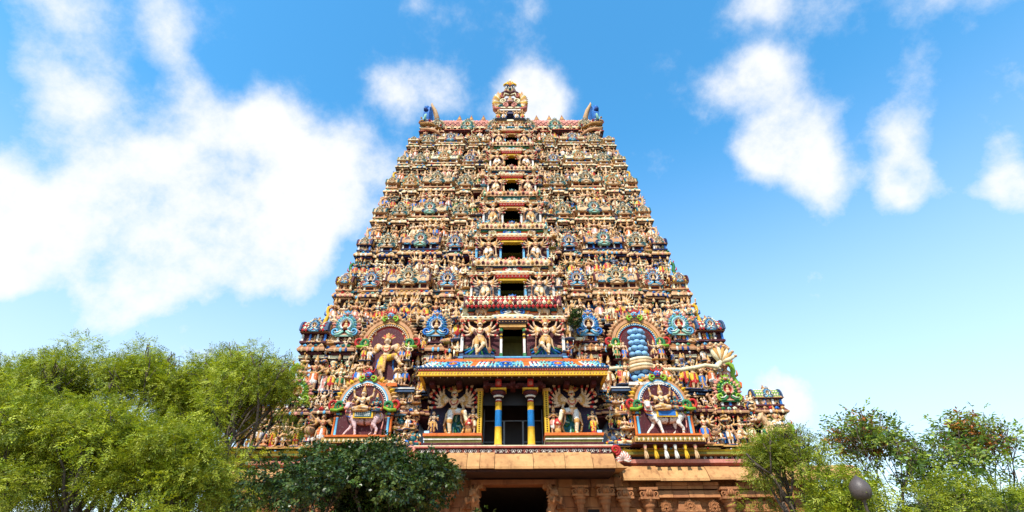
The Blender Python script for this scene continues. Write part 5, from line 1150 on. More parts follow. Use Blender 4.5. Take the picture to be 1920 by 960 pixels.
# ------------------------------------------------------------------ crowning roof
top = link('crown_roof', None, tower); ry = TY[9] + 2.0; rz0 = 39.35
m = MB(); m.sweep([(-8.6, ry + 4), (-8.6, ry - 1.9), (8.6, ry - 1.9), (8.6, ry + 4)], [(-.3, rz0 - .5, P['maroon']), (0, rz0 - .4, P['red']), (.05, rz0 - .25, P['dark']), (.2, rz0 - .2, P['cream']), (.2, rz0 - .05, P['maroon']), (.1, rz0, P['orange']), (-1, rz0 + .01, P['orange'])]); link('eave', m, top)
roof = barrel(16.6, 1.9, 'pink', 'diamond', 'maroon', n=16)
link('wagon_roof', roof, top, (0, ry, rz0))
m = MB()
for i in range(60):
    x = -8.2 + 16.4 * i / 59; m.add(*leaf3(.26, .3, .1, P[('cream', 'yellow', 'tan')[i % 3]]), M=T(x, ry - 1.95, rz0 + .02, rx=-.3)); m.ell((x, ry - .3, rz0 + 2.08), (.1, .1, .1), P['pink' if i % 2 else 'red'], 5, 4)
    if i % 7 in (0, 1, 2): m.add(*leaf3(.3, .3, .16, P['cream' if i % 2 else 'mint']), M=T(x, ry - 1.35, rz0 + 1.5, rx=-.8))
o = link('carved_relief', m, top); o['kind'] = 'stuff'
for x in (-5.3, -4.1, -2.85, 2.6, 3.9, 5.2): link('finial', FINM, top, (x, ry, rz0 + 2.05), 0, (2.0, 2.0, 2.8))
for s in (-1, 1):
    for dx in (-1.0, 1.9, -3.6): link('medallion', MEDM['teal' if dx == -1.0 else 'tan'], top, (s * (5.2 + dx), ry - 2.05, rz0 - .35), 0, (1.25, 1.25, 1.3))
    # gable-end crest with horns
    m = MB(); B, D = P['blue'], P['dblue']; X = s * 8.3
    def disc(mx, yo, w, h, zb, c): mx.add(*(lambda pl: ([(X - s * .2, ry + yo + a * w, zb + b * h) for a, b in pl] + [(X + s * .35, ry + yo + a * w, zb + b * h) for a, b in pl], [tuple(range(len(pl))), tuple(range(2 * len(pl) - 1, len(pl) - 1, -1))] + [(i, i + len(pl), (i + 1) % len(pl) + len(pl), (i + 1) % len(pl)) for i in range(len(pl))], c))([(math.cos(t), math.sin(t)) for t in np.linspace(0, 6.283, 15)[:-1]]))
    disc(m, -.2, 1.7, 2.0, rz0 + 2.2, B); m.ell((X - s * .05, ry - 1.3, rz0 + 2.1), (.3, .6, 1.25), B, 10, 8); m.ell((X + s * .3, ry - 1.5, rz0 + 1.3), (.22, .4, .6), P['sky'], 8, 6)
    for i in range(6): m.tube([(X - s * .1, ry - 1.75, rz0 + 1.3 + i * .26), (X + s * .2, ry - 1.6, rz0 + 1.5 + i * .3)], [.07, .03], P['sky' if i % 2 else 'white'], 5)
    for i in range(9): t = R(20 + i * 17.5); m.tube([(X + s * .1, ry - .2 + 1.6 * math.cos(t), rz0 + 1.9 + 1.7 * math.sin(t)), (X + s * .2, ry - .2 + 2.0 * math.cos(t), rz0 + 1.9 + 2.2 * math.sin(t))], [.3, .16], B if i % 2 else D, 6)
    link('gable_crest', m, top)
    m = MB(); m.tube([(X - s * .75, ry - .6, rz0 + 1.6), (X - s * .85, ry - 1.0, rz0 + 2.4), (X - s * .62, ry - 1.3, rz0 + 3.1), (X - s * .3, ry - 1.5, rz0 + 3.75), (X - s * .3, ry - 1.55, rz0 + 4.0)], [.2, .26, .22, .11, .02], P['tan'], 8); link('horn', m, top)
    m = MB(); m.tube([(X + s * .25, ry - 1.6, rz0 + 1.2), (X + s * .1, ry - 1.7, rz0 + 2.0), (X - s * .2, ry - 1.7, rz0 + 2.6)], [.25, .2, .03], P['mint'], 7); link('horn', m, top)
    m = MB(); m.ell((X - s * 1.6, ry + .3, rz0 + 2.2), (.42, .5, .75), D, 8, 6); link('crest_lobe', m, top)
    m = MB(); m.tube([(X - s * 1.6, ry - 2.3, rz0 - .5), (X - s * .6, ry - 2.5, rz0 - .1), (X + s * .3, ry - 2.2, rz0 + .2), (X + s * .5, ry - 1.8, rz0 + .9), (X + s * .2, ry - 1.7, rz0 + 1.4)], [.1, .18, .24, .22, .1], P['gold'], 8)
    m2_ = MB(); m2_.tube([(X - s * 1.9, ry - 2.4, rz0 - 1.7), (X - s * 1.1, ry - 2.6, rz0 - 1.1), (X - s * .4, ry - 2.5, rz0 - .8), (X + s * .3, ry - 2.3, rz0 - .6)], [.08, .13, .15, .1], P['terra'], 7); link('dragon_tail', m2_, top)
    for i in range(9): m.add(*leaf3(.22, .38, .12, P[('tan', 'red', 'cream', 'teal')[i % 4]]), M=T(X - s * (1.9 - i * .27), ry - 2.3 - .15 * (i % 3), rz0 - .5 + .12 * i, ry=.3 * s))
    for i in range(7): bulk(rnd.choice(SIT + STK), X - s * (1.7 - i * .3), ry - 2.15 - .2 * (i % 2), rz0 - 1.9 + .3 * (i % 4), .85, pick(), 0, 'roof_corner_crowd'); fm_ = MB(); face_mask(fm_, 0, 1.0, P['tan'], P['red'], y=0); m._m(fm_, T(X + s * .3, ry - 2.3, rz0 + .3)); link('dragon_bracket', m, top)
# great mask above the roof
mx = link('great_mask', None, None, (-.12, ry - 2.75, rz0 - .9)); mx.parent = top
def mpart(n, mb, lab=None): return link(n, mb, mx)
m = MB(); m.box(-1.35, 1.35, -.1, 1.6, -.2, .25, P['cream']); m.box(-1.15, 1.15, -.05, 1.6, .25, .75, P['terra']); m.box(-1.25, 1.25, -.15, 1.6, .75, .95, P['cream']); m.box(-.85, .85, -.2, 1.6, 1.7, 2.3, P['navy']); m.box(-1.0, 1.0, -.3, 1.6, 2.05, 2.2, P['white']); m.box(-.9, .9, -.34, 1.6, 2.35, 2.5, P['cream']); mpart('mask_base', m)
m = MB(); Y2 = P['cream']
for s in (-1, 1):
    m.slab([(s * a, b) for a, b in ((.5, 2.2), (1.25, 2.3), (1.66, 2.8), (1.74, 3.5), (1.62, 4.2), (1.3, 4.75), (1.2, 5.3), (1.02, 4.8), (.6, 4.7))][::s], .1, .5, P['terra'])
    for i in range(13):
        t = i / 12; a = R(-60 + 150 * t); m.tube([(s * (.8 + .1 * math.cos(a)), -.02, 3.4 + .3 * math.sin(a)), (s * (.9 + .62 * math.cos(a)), -.08, 3.5 + .9 * math.sin(a)), (s * (.95 + .82 * math.cos(a)), 0, 3.6 + 1.3 * math.sin(a))], [.09, .15, .04], P[('yellow', 'cream', 'tan', 'gold')[i % 4]], 5)
    m.tube([(s * .7, -.1, 2.4), (s * 1.3, -.15, 2.35), (s * 1.6, -.1, 2.8)], [.2, .22, .08], P['rose'], 6)
mpart('mask_wings', m)
m = MB(); C = P['cream']
m.ell((0, .1, 3.2), (.95, .45, 1.0), P['maroon'], 10, 8)
for s in (-1, 1):
    spiral(m, s * .62, 3.35, .34, 1.4, s, -.3, .12, C); spiral(m, s * .45, 2.75, .3, 1.3, -s, -.34, .11, P['pink']); spiral(m, s * .6, 4.15, .32, 1.3, s, -.3, .12, P['rose']); spiral(m, s * .85, 2.75, .24, 1.2, s, -.2, .09, P['teal'])
    m.tube([(0, -.35, 4.35), (s * .35, -.4, 4.6), (s * .75, -.3, 4.45), (s * .85, -.25, 4.1)], [.1, .17, .15, .06], P['maroon'], 6); m.tube([(s * .1, -.4, 4.1), (s * .5, -.42, 4.3), (s * .6, -.3, 3.9)], .1, C, 5)
m.ell((0, -.3, 3.35), (.28, .3, .36), P['tan'], 8, 6); m.ell((0, -.52, 3.1), (.3, .12, .1), P['red'], 7, 4); m.ell((0, -.48, 3.55), (.12, .14, .2), P['gold'], 7, 5)
for i in range(7): m.ell((-.24 + .08 * i, -.6, 3.02), (.035, .03, .07), P['white'], 5, 4)
mpart('mask_scrolls', m)
m = MB(); m.ell((0, .0, 5.1), (.62, .42, .62), P['tan'], 10, 8); m.ell((0, -.3, 5.0), (.16, .3, .2), P['teal'], 7, 5)
for s in (-1, 1):
    m.ell((s * .28, -.36, 5.25), (.2, .12, .2), P['white'], 8, 6); m.ell((s * .26, -.46, 5.24), (.1, .06, .11), P['black'], 7, 5); m.tube([(s * .05, -.36, 5.4), (s * .3, -.42, 5.55), (s * .55, -.32, 5.36)], [.06, .08, .04], P['dblue'], 5)
    m.tube([(s * .1, -.3, 5.6), (s * .38, -.34, 5.82), (s * .58, -.3, 5.72), (s * .62, -.28, 5.5)], [.15, .15, .11, .03], P['yellow'], 6); m.tube([(s * .1, -.25, 5.9), (s * .26, -.25, 6.15), (s * .2, -.25, 6.35)], [.12, .09, .02], P['yellow'], 5); m.tube([(s * .3, -.2, 4.7), (s * .6, -.2, 4.5), (s * .8, -.1, 4.62)], [.14, .14, .05], P['mint'], 6)
m.ell((0, -.3, 5.75), (.16, .16, .32), P['orange'], 7, 5); m.ell((0, -.2, 6.0), (.2, .17, .3), P['yellow'], 8, 6); m.tube([(0, -.2, 6.2), (0, -.2, 6.4), (0, -.2, 6.75)], [.14, .13, .02], P['cream'], 7)
mpart('mask_face', m)
for s in (-1, 1):
    for dx, kk, pi in ((.62, 'four_arm', 0), (1.15, 'anjali', 3), (.62, 'hip', 10)):
        z = rz0 + (-.1 if kk != 'hip' else -2.1); q = put_statue(kk, s * dx - .1, ry - 2.95 - (.3 if kk == 'hip' else 0), z, 1.35, pi, 9, 'x', parts=0, lod=1, rz=0); STATUES.pop()
        tag(q, {'four_arm': 'tan four-armed statue beside the great mask base', 'anjali': 'tan statue with joined palms in yellow at outer edge of great mask base', 'hip': 'small tan statue standing under the great mask'}[kk] + (', left side' if s < 0 else ', right side'), 'statue', 'statues at the foot of the great mask')

q = flush_bulk('roof_corner_crowd', 'corner_figures', M_STAT); q.parent = top; q['kind'] = 'stuff'
# ------------------------------------------------------------------ sandstone base of the gateway
base = link('stone_base', None, tower)
ST = [lin(206, 160, 104), lin(202, 156, 100), lin(209, 163, 106), lin(198, 150, 96)]
m = MB()   # core masses with the tall passage left open
m.box(-16.4, -2.0, .3, 24, 0, 7.4, ST[0]); m.box(2.0, 16.4, .3, 24, 0, 7.4, ST[0]); m.box(-2.0, 2.0, .3, 24, 6.75, 7.4, ST[1]); m.box(-15.9, 15.9, .2, 20, 7.4, 8.5, P['maroon'])
link('core_wall', m, base, mat=M_STONE)
m = MB(); m.box(-2.0, 2.0, 14, 14.2, 0, 6.75, lin(24, 16, 14)); link('passage_shade_sheet', m, base, mat=M_STONE)  # passage end painted near black, its shade put into the colour
pm = MB(); pm.sweep([(-15.7, 8), (-15.7, .1), (-5.2, .1), (-5.2, -.2), (5.2, -.2), (5.2, .1), (15.7, .1), (15.7, 8)], [(-.1, 7.35, P['maroon']), (.1, 7.5, P['rose']), (.3, 7.62, P['pink']), (.34, 7.8, P['maroon']), (.12, 7.84, P['dark']), (.12, 7.98, P['gold']), (.4, 8.04, P['olive']), (.42, 8.16, P['dark']), (.3, 8.2, P['yellow']), (.36, 8.3, P['maroon']), (0, 8.32, P['maroon'])]); link('painted_plinth', pm, base)
for s in (-1, 1):
    m = MB()
    for i in range(34):
        x = s * (5.9 + i * .29)
        if abs(abs(x) - NX) > 2.05: spiral(m, x, 7.9, .09, 1.1, 1 if i % 2 else -1, -.05, .03, P['white' if i % 3 else 'pink'], 7)
    o = link('curl_frieze', m, base)
    m = MB()
    for i in range(16):
        a = R(200 - i * 14.6); m.tube([(0, 0, 0), (.28 * math.cos(a), -.08, .28 * math.sin(a)), (.42 * math.cos(a + .3), -.04, .46 * math.sin(a + .3))], [.05, .06, .03], P['white' if i % 2 else 'pink'], 5)
    link('leaf_boss', m, base, (s * 5.95, -.45, 7.72))
SW = [lin(184, 128, 80), lin(176, 120, 74), lin(190, 134, 84), lin(168, 112, 70)]  # wall stones darker than the eave stones, shade below it in the colour
def eave_stone(x0, x1, yf, zb, zt, yb, c):
    m = MB(); j = .012; pr = [(yb, zt), (yf + .62, zt - .03), (yf + .3, zt - .3), (yf + .05, zb + .16), (yf, zb + .12), (yf - .01, zb), (yf + .25, zb + .02), (yb, zb + .32)]
    n = len(pr); tl = (.0 if abs(x0) < 5 else 0)
    v = [(x0 + j, y, z) for y, z in pr] + [(x1 - j, y, z) for y, z in pr]
    m.add(v, [tuple(range(n)), tuple(range(2 * n - 1, n - 1, -1))] + [(i, i + n, (i + 1) % n + n, (i + 1) % n) for i in range(n)], c); return m
xs = [-5.15, -3.6, -2.35, -1.7, -.95, 1.0, 2.6, 4.0, 5.15]
for i in range(len(xs) - 1): link('eave_stone', eave_stone(xs[i], xs[i + 1], -2.5 + rnd.uniform(-.02, .02), 6.93 + rnd.uniform(-.02, .02), 7.82 + rnd.uniform(-.04, .05), .1, ST[i % 4]), base, mat=M_STONE)
for s in (-1, 1):   # slanted end stones of the central eave
    m = MB(); v = []
    for x, k in ((5.16, 0), (5.6, 1)):
        v += [(s * (x - .45 * (1 - 0) * (k == 1)), .1, 7.8 - k * .3), (s * x, -2.45 + k * .05, 7.3 - .3 * k), (s * (x + .1 * k), -2.5, 6.95), (s * x, .1, 7.1)]
    m.add(v, [(0, 1, 2, 3), (7, 6, 5, 4), (0, 4, 5, 1), (1, 5, 6, 2), (2, 6, 7, 3), (3, 7, 4, 0)] if s > 0 else [(3, 2, 1, 0), (4, 5, 6, 7), (1, 5, 4, 0), (2, 6, 5, 1), (3, 7, 6, 2), (0, 4, 7, 3)], ST[2]); link('eave_stone', m, base, mat=M_STONE)
    x = 5.75; i = 0
    while x < 16.2:
        w = (1.9, 2.6, 1.35, 2.2)[i % 4]; link('eave_stone', eave_stone(min(s * x, s * (x + w)), max(s * x, s * (x + w)), -.95 + rnd.uniform(-.03, .03), 6.62 + rnd.uniform(-.03, .02), 7.42 + rnd.uniform(-.05, .04), .4, ST[(i + 1) % 4]), base, mat=M_STONE); x += w; i += 1
m = MB(); m.box(-5.1, 5.1, -2.3, .3, 6.82, 6.96, lin(70, 38, 26)); m.box(-2.2, 2.2, -.62, .3, 6.5, 6.74, lin(150, 96, 60)); m.box(-2.0, -1.96, .31, 14, 0, 6.75, lin(34, 22, 18)); m.box(1.96, 2.0, .31, 14, 0, 6.75, lin(34, 22, 18)); m.box(-1.96, 1.96, .31, 14, 6.7, 6.745, lin(34, 22, 18)); m.box(-5.2, 5.2, -.55, .3, 6.3, 6.5, ST[3]) if False else None  # lintel, plus eave underside and passage linings with shade painted into the stone
link('lintel_and_shade_lining', m, base, mat=M_STONE)
# coursed wall stones either side
SM = {}
def wall_stone(w, h, ci):
    key = (w, h, ci)
    if key not in SM: q = MB(); q.box(-w / 2 + .012, w / 2 - .012, 0, .5, .01, h - .01, SW[ci]); SM[key] = q.mesh('wall_stone', M_STONE)
    return SM[key]
for s in (-1, 1):
    z = 4.0; r = 0
    while z < 6.55:
        h = (.52, .44, .5)[r % 3]; x = 2.02 + (.35 if r % 2 else 0); i = 0
        if r % 2: link('wall_stone', wall_stone(.35, h, i % 4), base, (s * (2.02 + .175), -.15 + rnd.uniform(-.02, .02), z))
        while x < 15.6:
            w = (.95, 1.25, .8)[(i + r) % 3]; link('wall_stone', wall_stone(w, h, (i * 3 + r) % 4), base, (s * (x + w / 2), (-.15 if x < 5.6 else .0) + rnd.uniform(-.025, .025), z)); x += w; i += 1
        z += h; r += 1
    # ragged corbels at the passage corners
    for i in range(4):
        m = MB(); m.box(-.24, .24, -.25, .5, 0, .3, SW[i % 4], t=(.03, .03)); spiral(m, 0, .15, .13, 1.2, s, -.37, .04, SW[3], 8); link('corbel_stone', m, base, (s * (1.8 + .2 * i), -.36 + .05 * i, 6.32 - .33 * i + rnd.uniform(-.05, .05)), rnd.uniform(-.25, .25), mat=M_STONE)
    key_ = 'stone_lion'
    if key_ not in MCACHE: MCACHE[key_] = sculpt('lion', 0).mesh('lion_bracket', {n: SW[i_ % 4] for i_, n in enumerate(sculpt('lion', 0).names)}, mat=M_STONE)
    link('lion_bracket', MCACHE[key_], base, (s * 2.0, -.95, 4.75), s * .5, (s * 1.6, 1.6, 1.6))
    def pil(x, y, zc, sc=1.0, fig=True):
        m = MB(); c = SW[1]; c2 = SW[3]
        m.lathe([(.2, -2.6, c), (.2, -1.35, c), (.17, -1.3, c2), (.24, -1.2, c), (.2, -1.1, c2), (.19, -.85, c), (.24, -.78, c), (.21, -.7, c2), (.28, -.62, c), (.36, -.5, c), (.3, -.42, c2), (.36, -.36, c), (.46, -.22, c)], 12)
        m.box(-.5, .5, -.46, .3, -.22, -.1, c); m.box(-.3, .3, -.36, .3, -.1, .25, c2); m.box(-.5, .5, -.42, .3, .25, .38, c)
        for e in (-1, 1): spiral(m, e * .36, .06, .15, 1.1, e, -.36, .05, c, 8); m.tube([(e * .1, -.42, -.1), (e * .14, -.5, .1), (e * .06, -.44, .24)], .06, c, 5)
        m.ell((0, -.42, .08), (.12, .1, .16), c, 6, 5)
        return link('stone_pilaster', m, base, (x, y, zc), 0, sc, mat=M_STONE)
    for x, y, z, k in ((3.45, -.5, 6.1, .85), (4.75, -.55, 6.1, .9), (5.75, -.55, 5.95, .85), (7.0, -.45, 5.95, .95), (11.2, -.45, 5.95, .95), (14.0, -.45, 5.95, .95)): pil(s * x, y, z, k)
    for x0, x1 in ((7.5, 10.8), (11.7, 13.6)):   # mouldings and relief shrine
        X = lambda a, b: (min(s * a, s * b), max(s * a, s * b))
        n = 4
        for i in range(n):
            a = x0 + (x1 - x0) * i / n; b = x0 + (x1 - x0) * (i + 1) / n; m = MB(); m.box(*X(a + .01, b - .01), -.42, .1, 6.28, 6.45, SW[i % 4]); m.box(*X(a + .01, b - .01), -.5, .1, 6.45, 6.6, SW[(i + 1) % 4]); m.box(*X(a + .01, b - .01), -.52 + .02 * (i % 2), .1, 5.86, 6.2, SW[(i + 2) % 4], t=(0, .1)); link('moulding_stone', m, base, mat=M_STONE)
        xc = (x0 + x1) / 2; m = MB(); c = SW[0]
        m.box(*X(xc - .75, xc + .75), -.4, .1, 5.2, 5.3, c); m.box(*X(xc - .62, xc + .62), -.3, .1, 5.3, 5.72, SW[1], t=(.08, .05)); m.box(*X(xc - .8, xc + .8), -.46, .1, 4.9, 5.02, c); m.box(*X(xc - .65, xc + .65), -.3, .1, 5.02, 5.2, SW[3]); m.box(*X(xc - 1.0, xc + 1.0), -.5, .1, 4.6, 4.72, c); m.box(*X(xc - .7, xc + .7), -.36, .1, 3.9, 4.6, lin(70, 46, 32))
        g = medallion(('terra', 'tan', 'tan', 'tan', 'tan'), head=True)
        for e in range(len(g.c)): g.c[e] = SW[e % 4]
        m._m(g, T(s * xc, -.32, 5.28, .5)); 
        for e in (-1, 1):
            q = MB(); q._m(g, T(s * xc + e * 1.25, -.3, 5.25, .5)); q.box(s * xc + e * 1.25 - .28, s * xc + e * 1.25 + .28, -.34, .1, 5.1, 5.22, c); q.box(s * xc + e * 1.25 - .16, s * xc + e * 1.25 + .16, -.28, .1, 4.7, 5.1, SW[1]); q.box(s * xc + e * 1.25 - .34, s * xc + e * 1.25 + .34, -.4, .1, 4.6, 4.7, c); link('relief_niche', q, base, mat=M_STONE)
        link('relief_shrine', m, base, mat=M_STONE)
m = MB(); m.box(3.85, 4.45, -.2, .2, 4.9, 5.35, lin(30, 18, 14)); link('opening_shade_block', m, base, mat=M_STONE)  # solid block, the shade of a hole painted as near-black colour
# ------------------------------------------------------------------ ground
g = MB(); n = 24; E_ = 900
vs = [(-E_ + 2 * E_ * i / n, -E_ + 2 * E_ * j / n, 0) for j in range(n + 1) for i in range(n + 1)]
g.add(vs, [(j * (n + 1) + i, j * (n + 1) + i + 1, (j + 1) * (n + 1) + i + 1, (j + 1) * (n + 1) + i) for j in range(n) for i in range(n)], P['tan']); tag(link('ground', g, mat=M_GROUND), None, None, kind='structure')
pv = MB(); pv.box(-4, 4, -60, 3, .0, .12, ST[1]); tag(link('paved_path', pv, mat=M_STONE), None, None, kind='structure')

# ------------------------------------------------------------------ trees
def branch_tree(mb, p, d, length, r, depth, rs, tips, bend=.25, split=3, shrink=.72, up=.15, lim=None):
    pts = [p]; q = V(p); dd = V(d).normalized(); n = 4
    for i in range(n):
        if lim and i and ((q.x / lim[0]) ** 2 + (q.y / lim[0]) ** 2 + ((q.z - lim[1]) / lim[2]) ** 2) > .8: dd = (dd * .3 + (V((0, 0, lim[1])) - q).normalized() * .7).normalized()
        dd = (dd + V((rs.uniform(-bend, bend), rs.uniform(-bend, bend), rs.uniform(-bend * .5, bend) + up)) * .5).normalized(); q = q + dd * length / n; pts.append(q.copy())
    mb.tube(pts, [r * (1 - .4 * i / n) for i in range(n + 1)], P['brown'], 6 if r > .05 else 4)
    if depth <= 1: tips.append((q.copy(), dd.copy())); 
    if depth <= 0: return
    for i in range(split):
        t = pts[rs.choice((2, 3, 4, 4))] if i else pts[-1]; a = rs.uniform(0, 6.28); sp = rs.uniform(.45, .95); e = (dd + V((math.cos(a) * sp, math.sin(a) * sp, rs.uniform(-.15, .35)))).normalized()
        branch_tree(mb, t, e, length * shrink * rs.uniform(.8, 1.15), r * .58, depth - 1, rs, tips, bend, split, shrink, up, lim)
def foliage(cl, n_spray, leaflet, cols, rs, kind='pinnate', flat=.5, droop=.3):
    """cl: clumps (centre, radius). Each spray is a stalk with paired leaflets."""
    co = []; fc = []; cc = []
    cols = np.array(cols); tot = sum(r ** 2 for c, r in cl)
    for c, r in cl:
        m = max(4, int(n_spray * r ** 2 / tot)); shade = rs.uniform(.75, 1.2)
        u = rs.normal(size=(m, 3)); u /= np.linalg.norm(u, axis=1)[:, None]; rad = r * rs.uniform(.25, 1.0, (m, 1)) ** .5
        pos = np.array(c) + u * rad * np.array([1, 1, .72])
        ax = u * .8 + rs.normal(size=(m, 3)) * .6 + np.array([0, 0, -droop]); ax /= np.linalg.norm(ax, axis=1)[:, None]
        side = np.cross(ax, np.array([0, 0, 1.0]) + rs.normal(size=(m, 3)) * .35); side /= np.maximum(np.linalg.norm(side, axis=1), 1e-3)[:, None]
        nr = np.cross(side, ax); ci = cols[rs.randint(0, len(cols), m)] * (shade * rs.uniform(.8, 1.25, m))[:, None]
        if kind == 'pinnate': prs = [(t, s) for t in (.1, .28, .46, .64, .82, 1.0) for s in (-1, 1)] + [(1.15, 0)]; L_ = leaflet * 4.6; lw = .27
        elif kind == 'round': prs = [(.25, -1), (.35, 1), (.7, -1), (.8, 1), (1.1, 0)]; L_ = leaflet * 1.6; lw = .62
        else: prs = [(.2, -1), (.4, 1), (.6, -1), (.8, 1), (1.05, 0)]; L_ = leaflet * 2.4; lw = .42
        for t, s in prs:
            b = pos + ax * (L_ * t * .6) + nr * (-.04 * t * t * L_)
            dr = ax * (.45 if s else 1) + side * (s * .9) - nr * .15 + rs.normal(size=(m, 3)) * .18; dr /= np.linalg.norm(dr, axis=1)[:, None]
            w = np.cross(dr, nr + rs.normal(size=(m, 3)) * .4); w /= np.maximum(np.linalg.norm(w, axis=1), 1e-3)[:, None]; l = leaflet * rs.uniform(.75, 1.2, (m, 1))
            o = len(co) * 0
            q = np.stack([b, b + dr * l * .5 + w * l * lw * .5, b + dr * l, b + dr * l * .5 - w * l * lw * .5], 1)
            co.append(q.reshape(-1, 3)); cc.append(ci)
    co = np.concatenate(co); fc = np.arange(len(co)).reshape(-1, 4); cc = np.concatenate(cc); return co, fc, np.clip(cc, 0, 1)
GREEN = [lin(154, 162, 42, 1), lin(130, 144, 36, 1), lin(174, 180, 62, 1), lin(98, 112, 30, 1), lin(142, 146, 34, 1)]
DARKG = [lin(48, 68, 24, 1), lin(38, 58, 22, 1), lin(64, 86, 28, 1), lin(28, 44, 18, 1), lin(84, 98, 44, 1)]
DRYG = [lin(124, 146, 52, 1), lin(96, 124, 44, 1), lin(150, 162, 66, 1), lin(80, 104, 46, 1)]
RUST = [lin(176, 104, 44, 1), lin(150, 96, 40, 1), lin(120, 110, 44, 1)]
def tree(label, x, y, h, cr, seed, cols, leaflet=.13, sprays=6000, kind='pinnate', group=None, clump=.75, fork=.34, nclump=46, extra=None, low=.32, mat=None, trunk_r=.17, flatc=1.0, cat='tree', name='tree', lean=(0, 0), depth=3):
    rs = random.Random(seed); ns = np.random.RandomState(seed); mb = MB(); tips = []
    mb.tube([(0, 0, -.1), (.04 + lean[0] * .3, .02, h * fork * .5), (lean[0], lean[1], h * fork)], [trunk_r * 1.25, trunk_r, trunk_r * .85], P['brown'], 9)
    for i in range(5):
        a = 2 * math.pi * i / 5 + rs.uniform(-.4, .4); sp = rs.uniform(.3, .8) * cr / (h * .5); branch_tree(mb, (lean[0], lean[1], h * fork), (math.cos(a) * sp, math.sin(a) * sp, 1), h * .3, trunk_r * .6, depth, rs, tips, lim=(cr, h * .66, h * .34))
    pts = [(t, d) for t, d in tips]; cl = []
    zc = h * .66; rz = h * .34
    for t, d in pts:
        q = V(t); e = math.sqrt((q.x / cr) ** 2 + (q.y / cr) ** 2 + ((q.z - zc) / rz) ** 2)
        if e > 1: q = V((q.x / e, q.y / e, zc + (q.z - zc) / e))
        cl.append((tuple(q), clump * rs.uniform(.6, 1.15)))
    rs.shuffle(cl); cl = cl[:nclump]
    for i in range(nclump // 2):
        a = rs.uniform(0, 6.28); u = rs.uniform(-.9, 1); k = math.sqrt(1 - u * u) * cr * rs.uniform(.75, 1); cl.append(((k * math.cos(a), k * math.sin(a), max(h * low, zc + u * rz)), clump * rs.uniform(.5, 1.1)))
    cl.append(((rs.uniform(-.4, .4), 0, h - clump * .6), clump * .8))
    o = link(name, None, None, (x, y, 0)); tag(o, label, cat, group)
    link('trunk', mb, o, mat=M_BARK)
    co, fc, cc = foliage(cl, sprays, leaflet, cols, ns, kind)
    c_ = bpy.data.objects.new('crown', np_mesh('crown', co, fc, cc, mat or M_LEAF, False)); COL.objects.link(c_); c_.parent = o
    if extra:
        co, fc, cc = foliage(extra[0], extra[2], leaflet, extra[1], ns, kind); e_ = bpy.data.objects.new('dry_leaves', np_mesh('dry_leaves', co, fc, cc, mat or M_LEAF, False)); COL.objects.link(e_); e_.parent = o
    return o
GL = 'feathery green trees on the left'
tree('feathery yellow-green tree with visible dark branches, overlapping the tower\'s left corner', -11.9, -7.6, 11.3, 3.0, 11, GREEN, leaflet=.11, sprays=6300, group=GL, nclump=64, clump=.75)
tree('tall feathery tree with a narrow peak near the left edge of the photo', -19.6, -8.0, 11.2, 2.2, 23, GREEN, leaflet=.11, sprays=6400, group=GL, nclump=46)
tree('broad feathery tree between the peaked tree and the tree at the tower', -16.0, -7.4, 11.1, 2.9, 35, GREEN, leaflet=.11, sprays=6900, group=GL, nclump=54)
tree('narrow feathery tree filling the gap behind the tree at the tower', -13.7, -6.2, 11.3, 2.5, 39, GREEN, leaflet=.11, sprays=6400, group=GL)
tree('feathery green tree at the far left edge, slightly lower than its neighbour', -22.6, -7.6, 10.8, 2.8, 47, GREEN, leaflet=.11, sprays=6400, group=GL)
tree('feathery tree in the front row of left trees, beside the dark leafy tree', -11.6, -11.0, 6.6, 2.3, 51, GREEN[1:], leaflet=.11, sprays=6300, group=GL, fork=.2, low=.1, clump=.8)
tree('feathery tree in the front row, under the broad tree', -14.2, -11.5, 7.4, 2.4, 52, GREEN[1:], leaflet=.11, sprays=6300, group=GL, fork=.2, low=.1, clump=.8)
tree('feathery tree in the front row, under the peaked tree', -17.0, -11.2, 7.9, 2.6, 53, GREEN[1:], leaflet=.11, sprays=6300, group=GL, fork=.2, low=.1, clump=.8)
tree('feathery tree in the front row at the far left edge', -19.9, -10.6, 8.1, 2.6, 57, GREEN[1:], leaflet=.11, sprays=6300, group=GL, fork=.2, low=.1, clump=.8)
tree('dense dark green leafy tree low in front of the gateway, left of the passage', -3.7, -16.0, 4.85, 3.05, 61, DARKG, leaflet=.085, sprays=15000, kind='round', clump=.52, nclump=95, low=.25, mat=M_LEAFD, fork=.3, trunk_r=.14)
tree('soft green tree in front of the tower\'s right corner and stone wall', 10.1, -9.6, 7.0, 2.0, 71, [lin(128, 138, 40, 1), lin(104, 118, 34, 1), lin(146, 152, 52, 1)], leaflet=.11, sprays=2200, clump=.55, nclump=40, low=.3)
GR = 'sparse airy trees on the right'
tree('sparse tree topped with rusty leaves, nearer the tower, behind the grey lamp', 14.6, -7.6, 8.2, 2.1, 83, DRYG, leaflet=.19, sprays=820, kind='sparse', group=GR, clump=.6, nclump=44, extra=([((0, 0, 7.7), .55), ((.1, 0, 7.1), .75), ((-.9, 0, 6.9), .5), ((1., -.1, 6.8), .55)], RUST, 260), trunk_r=.075)
tree('sparse tree topped with rusty leaves at the right edge of the photo', 19.0, -7.7, 8.2, 2.1, 89, DRYG, leaflet=.19, sprays=820, kind='sparse', group=GR, clump=.6, nclump=44, extra=([((0, 0, 7.7), .5), ((-.2, 0, 7.0), .75), ((.9, 0, 6.9), .5)], RUST, 240), trunk_r=.075)
tree('lower sparse tree between the two rusty-topped trees', 16.9, -8.2, 7.0, 1.9, 97, DRYG, leaflet=.19, sprays=640, kind='sparse', group=GR, clump=.6, nclump=36, trunk_r=.07)
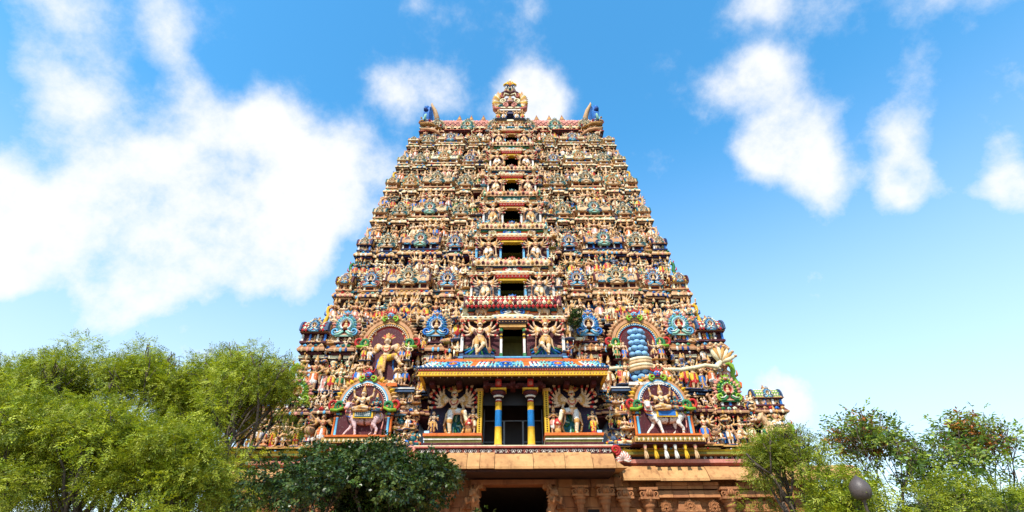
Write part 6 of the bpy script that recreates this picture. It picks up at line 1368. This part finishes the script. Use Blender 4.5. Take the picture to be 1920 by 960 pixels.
tree('bushy green tree below the gap between the rusty-topped trees', 15.2, -10.6, 5.0, 1.3, 101, GREEN[1:], sprays=1300, group=GR, fork=.25, clump=.6)
tree('bushy green tree at the lower right corner of the photo', 18.4, -10.4, 5.0, 1.6, 103, GREEN[1:], sprays=1400, group=GR, fork=.25, clump=.6)
tree('bushy green tree low beside the stone wall, in front of the tower\'s far right', 10.9, -11.4, 5.0, 1.6, 107, GREEN[1:], sprays=1500, group=GR, fork=.25, clump=.6)
for i, (x, y, h, r) in enumerate(((12.6, -12.4, 4.4, 1.1), (14.6, -12.6, 4.2, 1.2), (16.4, -12.4, 4.3, 1.1))):
    tree(('low olive shrub below the grey lamp', 'low olive shrub between the grey lamp and the photo\'s lower right corner', 'low olive shrub at the photo\'s lower right corner')[i], x, y, h, r, 130 + i, GREEN[1:] + DARKG[:2], leaflet=.11, sprays=900, group='low shrubs at the right', fork=.25, clump=.5, nclump=30, cat='shrub', name='shrub', trunk_r=.06)
# shrub rooted in a ledge of the tower
rs_ = np.random.RandomState(3); o = link('ledge_shrub', None, None, (3.95, TCY[2] + .1, 15.9)); tag(o, 'small dark green shrub growing from a ledge right of the second-tier guardian', 'shrub')
m = MB(); m.tube([(0, 0, -.5), (.02, 0, 0), (.05, -.05, .5)], [.05, .04, .02], P['brown'], 5); link('stem', m, o, mat=M_BARK)
co, fc, cc = foliage([((0, -.1, .3), .42), ((.1, -.15, .75), .36), ((-.05, -.1, -.05), .3)], 420, .1, DARKG, rs_, 'round'); c_ = bpy.data.objects.new('crown', np_mesh('crown', co, fc, cc, M_LEAFD, False)); COL.objects.link(c_); c_.parent = o
# ------------------------------------------------------------------ lamp among the trees
o = link('street_lamp', None, None, (10.42, -13.0, 0)); tag(o, 'grey onion-shaped lamp dome with a pointed tip among the trees at right', 'street lamp')
G = lin(92, 82, 76); m = MB(); m.lathe([(.16, 0, G), (.14, .25, G), (.055, .3, G), (.045, 3.95, G), (.08, 4.0, G), (.1, 4.04, G)], 10); link('post', m, o, mat=M_METAL)
m = MB(); m.lathe([(.1, 4.0, G), (.2, 4.04, G), (.27, 4.13, G), (.295, 4.26, G), (.28, 4.39, G), (.215, 4.51, G), (.13, 4.59, G), (.05, 4.65, G), (.0, 4.71, G)], 20); link('lamp_dome', m, o, mat=M_METAL)
